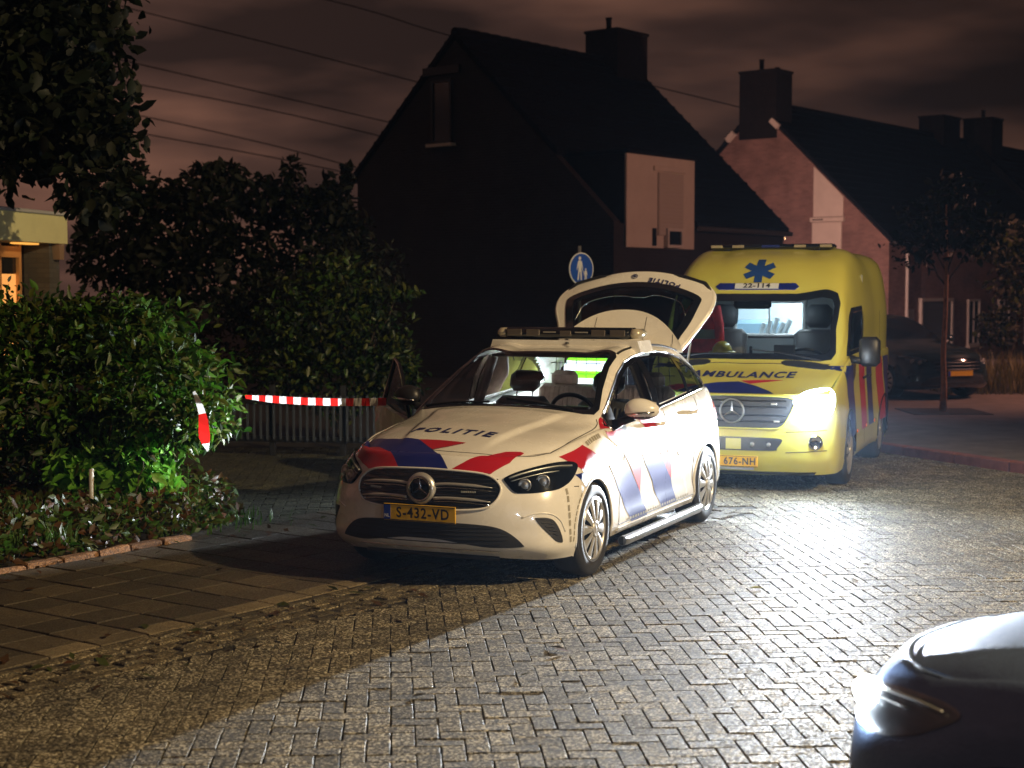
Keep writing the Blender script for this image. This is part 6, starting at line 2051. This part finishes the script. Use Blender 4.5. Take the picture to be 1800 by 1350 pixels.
mesh_obj("helmet_shell", vs, fs, mat("helmet_yellow", (.75, .55, .02), .3), ub_, True)
MB().lathe([(.145, -.01), (.15, .0), (.125, .012)], 24, "Z", (-1.35, -.40, 1.32)).build("helmet_brim", MATS["helmet_yellow"], ub_, smooth=True)
# ---- dipped beams: bright below the horizontal cut-off, nothing above
def beam(name, loc, fwd, power, tilt=-1.0, size=150, color=(.88, .94, 1.0), spread=1.0):
    d = bpy.data.lights.new(name, "SPOT")
    d.energy = power; d.color = color; d.spot_size = R(size); d.spot_blend = .35; d.shadow_soft_size = .045
    o = bpy.data.objects.new(name, d); COL.objects.link(o)
    o.location = loc
    f = Vector(fwd).normalized()
    z = -f; up = Vector((0, 0, 1)); xx = up.cross(z).normalized(); yy = z.cross(xx)
    o.rotation_euler = Matrix((xx, yy, z)).transposed().to_euler()
    d.use_nodes = True
    nt = d.node_tree
    e = nt.nodes["Emission"]
    tc = nt.nodes.new("ShaderNodeTexCoord")
    sp = nt.nodes.new("ShaderNodeSeparateXYZ")
    nt.links.new(tc.outputs["Normal"], sp.inputs[0])
    def mr(src, a, b, lo, hi):
        n = nt.nodes.new("ShaderNodeMapRange"); n.interpolation_type = "SMOOTHSTEP"
        n.inputs["From Min"].default_value = a; n.inputs["From Max"].default_value = b
        n.inputs["To Min"].default_value = lo; n.inputs["To Max"].default_value = hi
        nt.links.new(src, n.inputs["Value"]); return n.outputs["Result"]
    def mm(a, b, op="MULTIPLY"):
        n = nt.nodes.new("ShaderNodeMath"); n.operation = op
        for i, q in enumerate((a, b)):
            if isinstance(q, (int, float)): n.inputs[i].default_value = q
            else: nt.links.new(q, n.inputs[i])
        return n.outputs[0]
    BEAM_SIGN = 1.0
    y = mm(sp.outputs["Y"], BEAM_SIGN)
    x2 = mm(sp.outputs["X"], sp.outputs["X"])
    hor = mr(x2, .0, .20 * spread, 1.0, .42)
    cut = mr(y, -.03, .11, 1.0, .085)
    ya = mm(y, 0.0, "MINIMUM")
    q2 = mm(mm(mm(ya, ya), ya), -1 / .094 ** 3)
    near = mm(1.0, mm(1.0, q2, "ADD"), "DIVIDE")
    low = mm(mr(y, -.43, -.385, .16, 1.0), mr(y, -.37, -.20, 2.0, 1.0))
    nt.links.new(mm(mm(mm(hor, cut), near), low), e.inputs["Strength"])
    return o
_am = Matrix.Translation(AMB_LOC) @ Matrix.Rotation(AMB_RZ, 4, "Z")
_fw = (_am.to_3x3() @ Vector((1, .10, -.012)))
for i, p in enumerate(HL_POS):
    beam("headlight_light", _am @ p, _fw, 13500)
    gl_d = bpy.data.lights.new("headlight_glow_light", "SPOT"); gl_d.energy = 330; gl_d.spot_size = R(150); gl_d.spot_blend = .9; gl_d.color = (.72, .86, 1.0); gl_d.shadow_soft_size = .07
    gl_o = bpy.data.objects.new("headlight_glow_light", gl_d); COL.objects.link(gl_o); gl_o.location = _am @ (p + Vector((.05, 0, .02))); gl_o.rotation_euler = _fw.to_track_quat("-Z", "Y").to_euler()
    st_d = bpy.data.lights.new("headlight_stray_light", "POINT"); st_d.energy = 62; st_d.color = (.72, .86, 1.0); st_d.shadow_soft_size = .07
    st_o = bpy.data.objects.new("headlight_stray_light", st_d); COL.objects.link(st_o); st_o.location = _am @ (p + Vector((.10, 0, .02)))
# ================================================================== OTHER CARS
M_BPAINT = mat("dark_paint", (.17, .25, .42), .52, metal=.75, rvar=.08, vscale=30, bump=.25, bscale=70)
def plain_car(name, label, loc, rz, paint, scale=(1, 1, 1), lit=False, plate_text=None, wheels=True):
    c = thing(name, label, "car", loc, rz)
    c.scale = scale
    bv, sh_ = build_shell(c, paint, M_DARK, gate_open=False, domes=False)
    wso_ = smooth_loop(WSCR, 2)
    patch("windscreen", wso_, "z", 1, bv, M_GLOSS, c, off=.003, step=.12, edge=.06, thick=0)
    for s in (1, -1):
        patch("side_window", DLO, "y", s, bv, M_GLOSS, c, off=.003, step=.12, edge=.06, thick=0)
        MB().tube(surf_line(bv, inset(DLO, -.006), "y", s, .006, closed=True), .0075, 6, closed=True).build("window_trim", M_CHROME, c, smooth=True)
        h = lamp_cluster(c, bv, s, lit)
        if lit:
            for (yy, zz, rad) in ((.572, .735, .052), (.60, .712, .034)):
                pp, nn = proj_pts(bv, [(s * yy, zz)], "x", 1, .012)
                bm = bmesh.new(); bmesh.ops.create_icosphere(bm, subdivisions=2, radius=rad)
                vs = [pp[0] + v.co * 1.0 for v in bm.verts]; fs = [[v.index for v in q.verts] for q in bm.faces]; bm.free()
                mesh_obj("lamp_bulb", vs, fs, mat("position_lamp", (.9, .9, .9), .3, emit=(.85, .92, 1.0), estr=90), h, True)
            MB().tube(surf_line(bv, [(s * a, b) for a, b in smooth_loop([(.585, .680), (.63, .657), (.70, .652), (.77, .660)], 5, False)], "x", 1, .010), .009, 6).build("light_strip", mat("position_lamp"), h, True)
            pl_d = bpy.data.lights.new("position_light", "POINT"); pl_d.energy = 20; pl_d.color = (.82, .90, 1.0); pl_d.shadow_soft_size = .02
            pl_o = bpy.data.objects.new("position_light", pl_d); COL.objects.link(pl_o); pl_o.parent = c
            q0, _q = proj_pts(bv, [(s * .66, .735)], "x", 1, .035); pl_o.location = q0[0]
            h.data.materials[0] = mat("lamp_housing", (.30, .32, .34), .35, metal=.7)
        patch("air_vent", smooth_loop([(s * a, b) for a, b in CORNER], 3), "x", 1, bv, M_MESH, c, off=.003, step=.05, edge=.03)
        mb = MB(); mb.box((-.70, s * 1.0, 1.10), (.10, .22, .13), bev=.045); mo = mb.build("wing_mirror", paint, c); auto_smooth(mo, 50)
        MB().tube([(-.66, s * .80, 1.0), (-.68, s * .94, 1.05)], .03, 8).build("mirror_arm", M_BLACK, mo)
        for cx in (0, WB): add_wheel(c, cx, s * .885, s)
        for hx, hz in ((-1.50, .936), (-2.36, .962)):
            pp, nn = proj_pts(bv, [(hx + .10, hz), (hx + .05, hz), (hx - .05, hz), (hx - .10, hz)], "y", s, .0)
            MB().tube([pp[0] + nn[0] * .006, pp[1] + nn[1] * .036, pp[2] + nn[2] * .036, pp[3] + nn[3] * .006], .014, 8).build("door_handle", paint, c, smooth=True)
    g_ = patch("grille", smooth_loop(both(GRILLE), 3), "x", 1, bv, M_GLOSS, c, off=.003, step=.06, edge=.04)
    for zz in (.70, .64, .58):
        MB().tube(surf_line(bv, [(-.46, zz), (.46, zz)], "x", 1, .008), .008, 6).build("grille_bar", M_BLACK, g_)
    patch("lower_intake", smooth_loop(both(INTAKE), 3), "x", 1, bv, M_MESH, c, off=.003, step=.06, edge=.04)
    l = surf_line(bv, smooth_loop([(.37, -.715), (.57, -.42), (.655, -.03), (.65, .29), (.54, .593), (.37, .715)], 6, False), "z", 1, -.0005)
    MB().tube(l, .0035, 5).build("panel_gap", M_SEAM, c)
    if plate_text:
        plate(c, None, .52, .11, plate_text.strip(), Matrix(((0, 0, 1, .912), (1, 0, 0, 0), (0, 1, 0, .505), (0, 0, 0, 1))))
    return c, bv
fcar, fbv = plain_car("grey_car", "blue grey car with a glaring headlight cut off by the bottom right corner", (2.125, 5.04, 0), math.atan2(.69, -.72), M_BPAINT, (1, 1, .85), True)
pcar, pbv = plain_car("parked_car", "dark parked car far back behind the ambulance beside the young tree", (7.35, 27.0, .1), math.atan2(-.93, .37), mat("teal_paint", (.010, .022, .028), .2, coat=.8), (1, 1, .92), False, " ")
# ================================================================== AIR: thin blue haze added to give the headlights a glow
hz = MB(); hz.box((0, 35, 5.9), (90, 110, 14.4))
ho = hz.build("haze", [])
ho.data.materials.clear()
mh = bpy.data.materials.new("haze"); mh.use_nodes = True
mh.node_tree.nodes.clear()
_o = mh.node_tree.nodes.new("ShaderNodeOutputMaterial"); _v = mh.node_tree.nodes.new("ShaderNodeVolumePrincipled")
_v.inputs["Color"].default_value = (.50, .70, 1.0, 1); _v.inputs["Density"].default_value = .00045; _v.inputs["Anisotropy"].default_value = .55
mh.node_tree.links.new(_v.outputs[0], _o.inputs["Volume"])
ho.data.materials.append(mh)
ho["kind"] = "stuff"
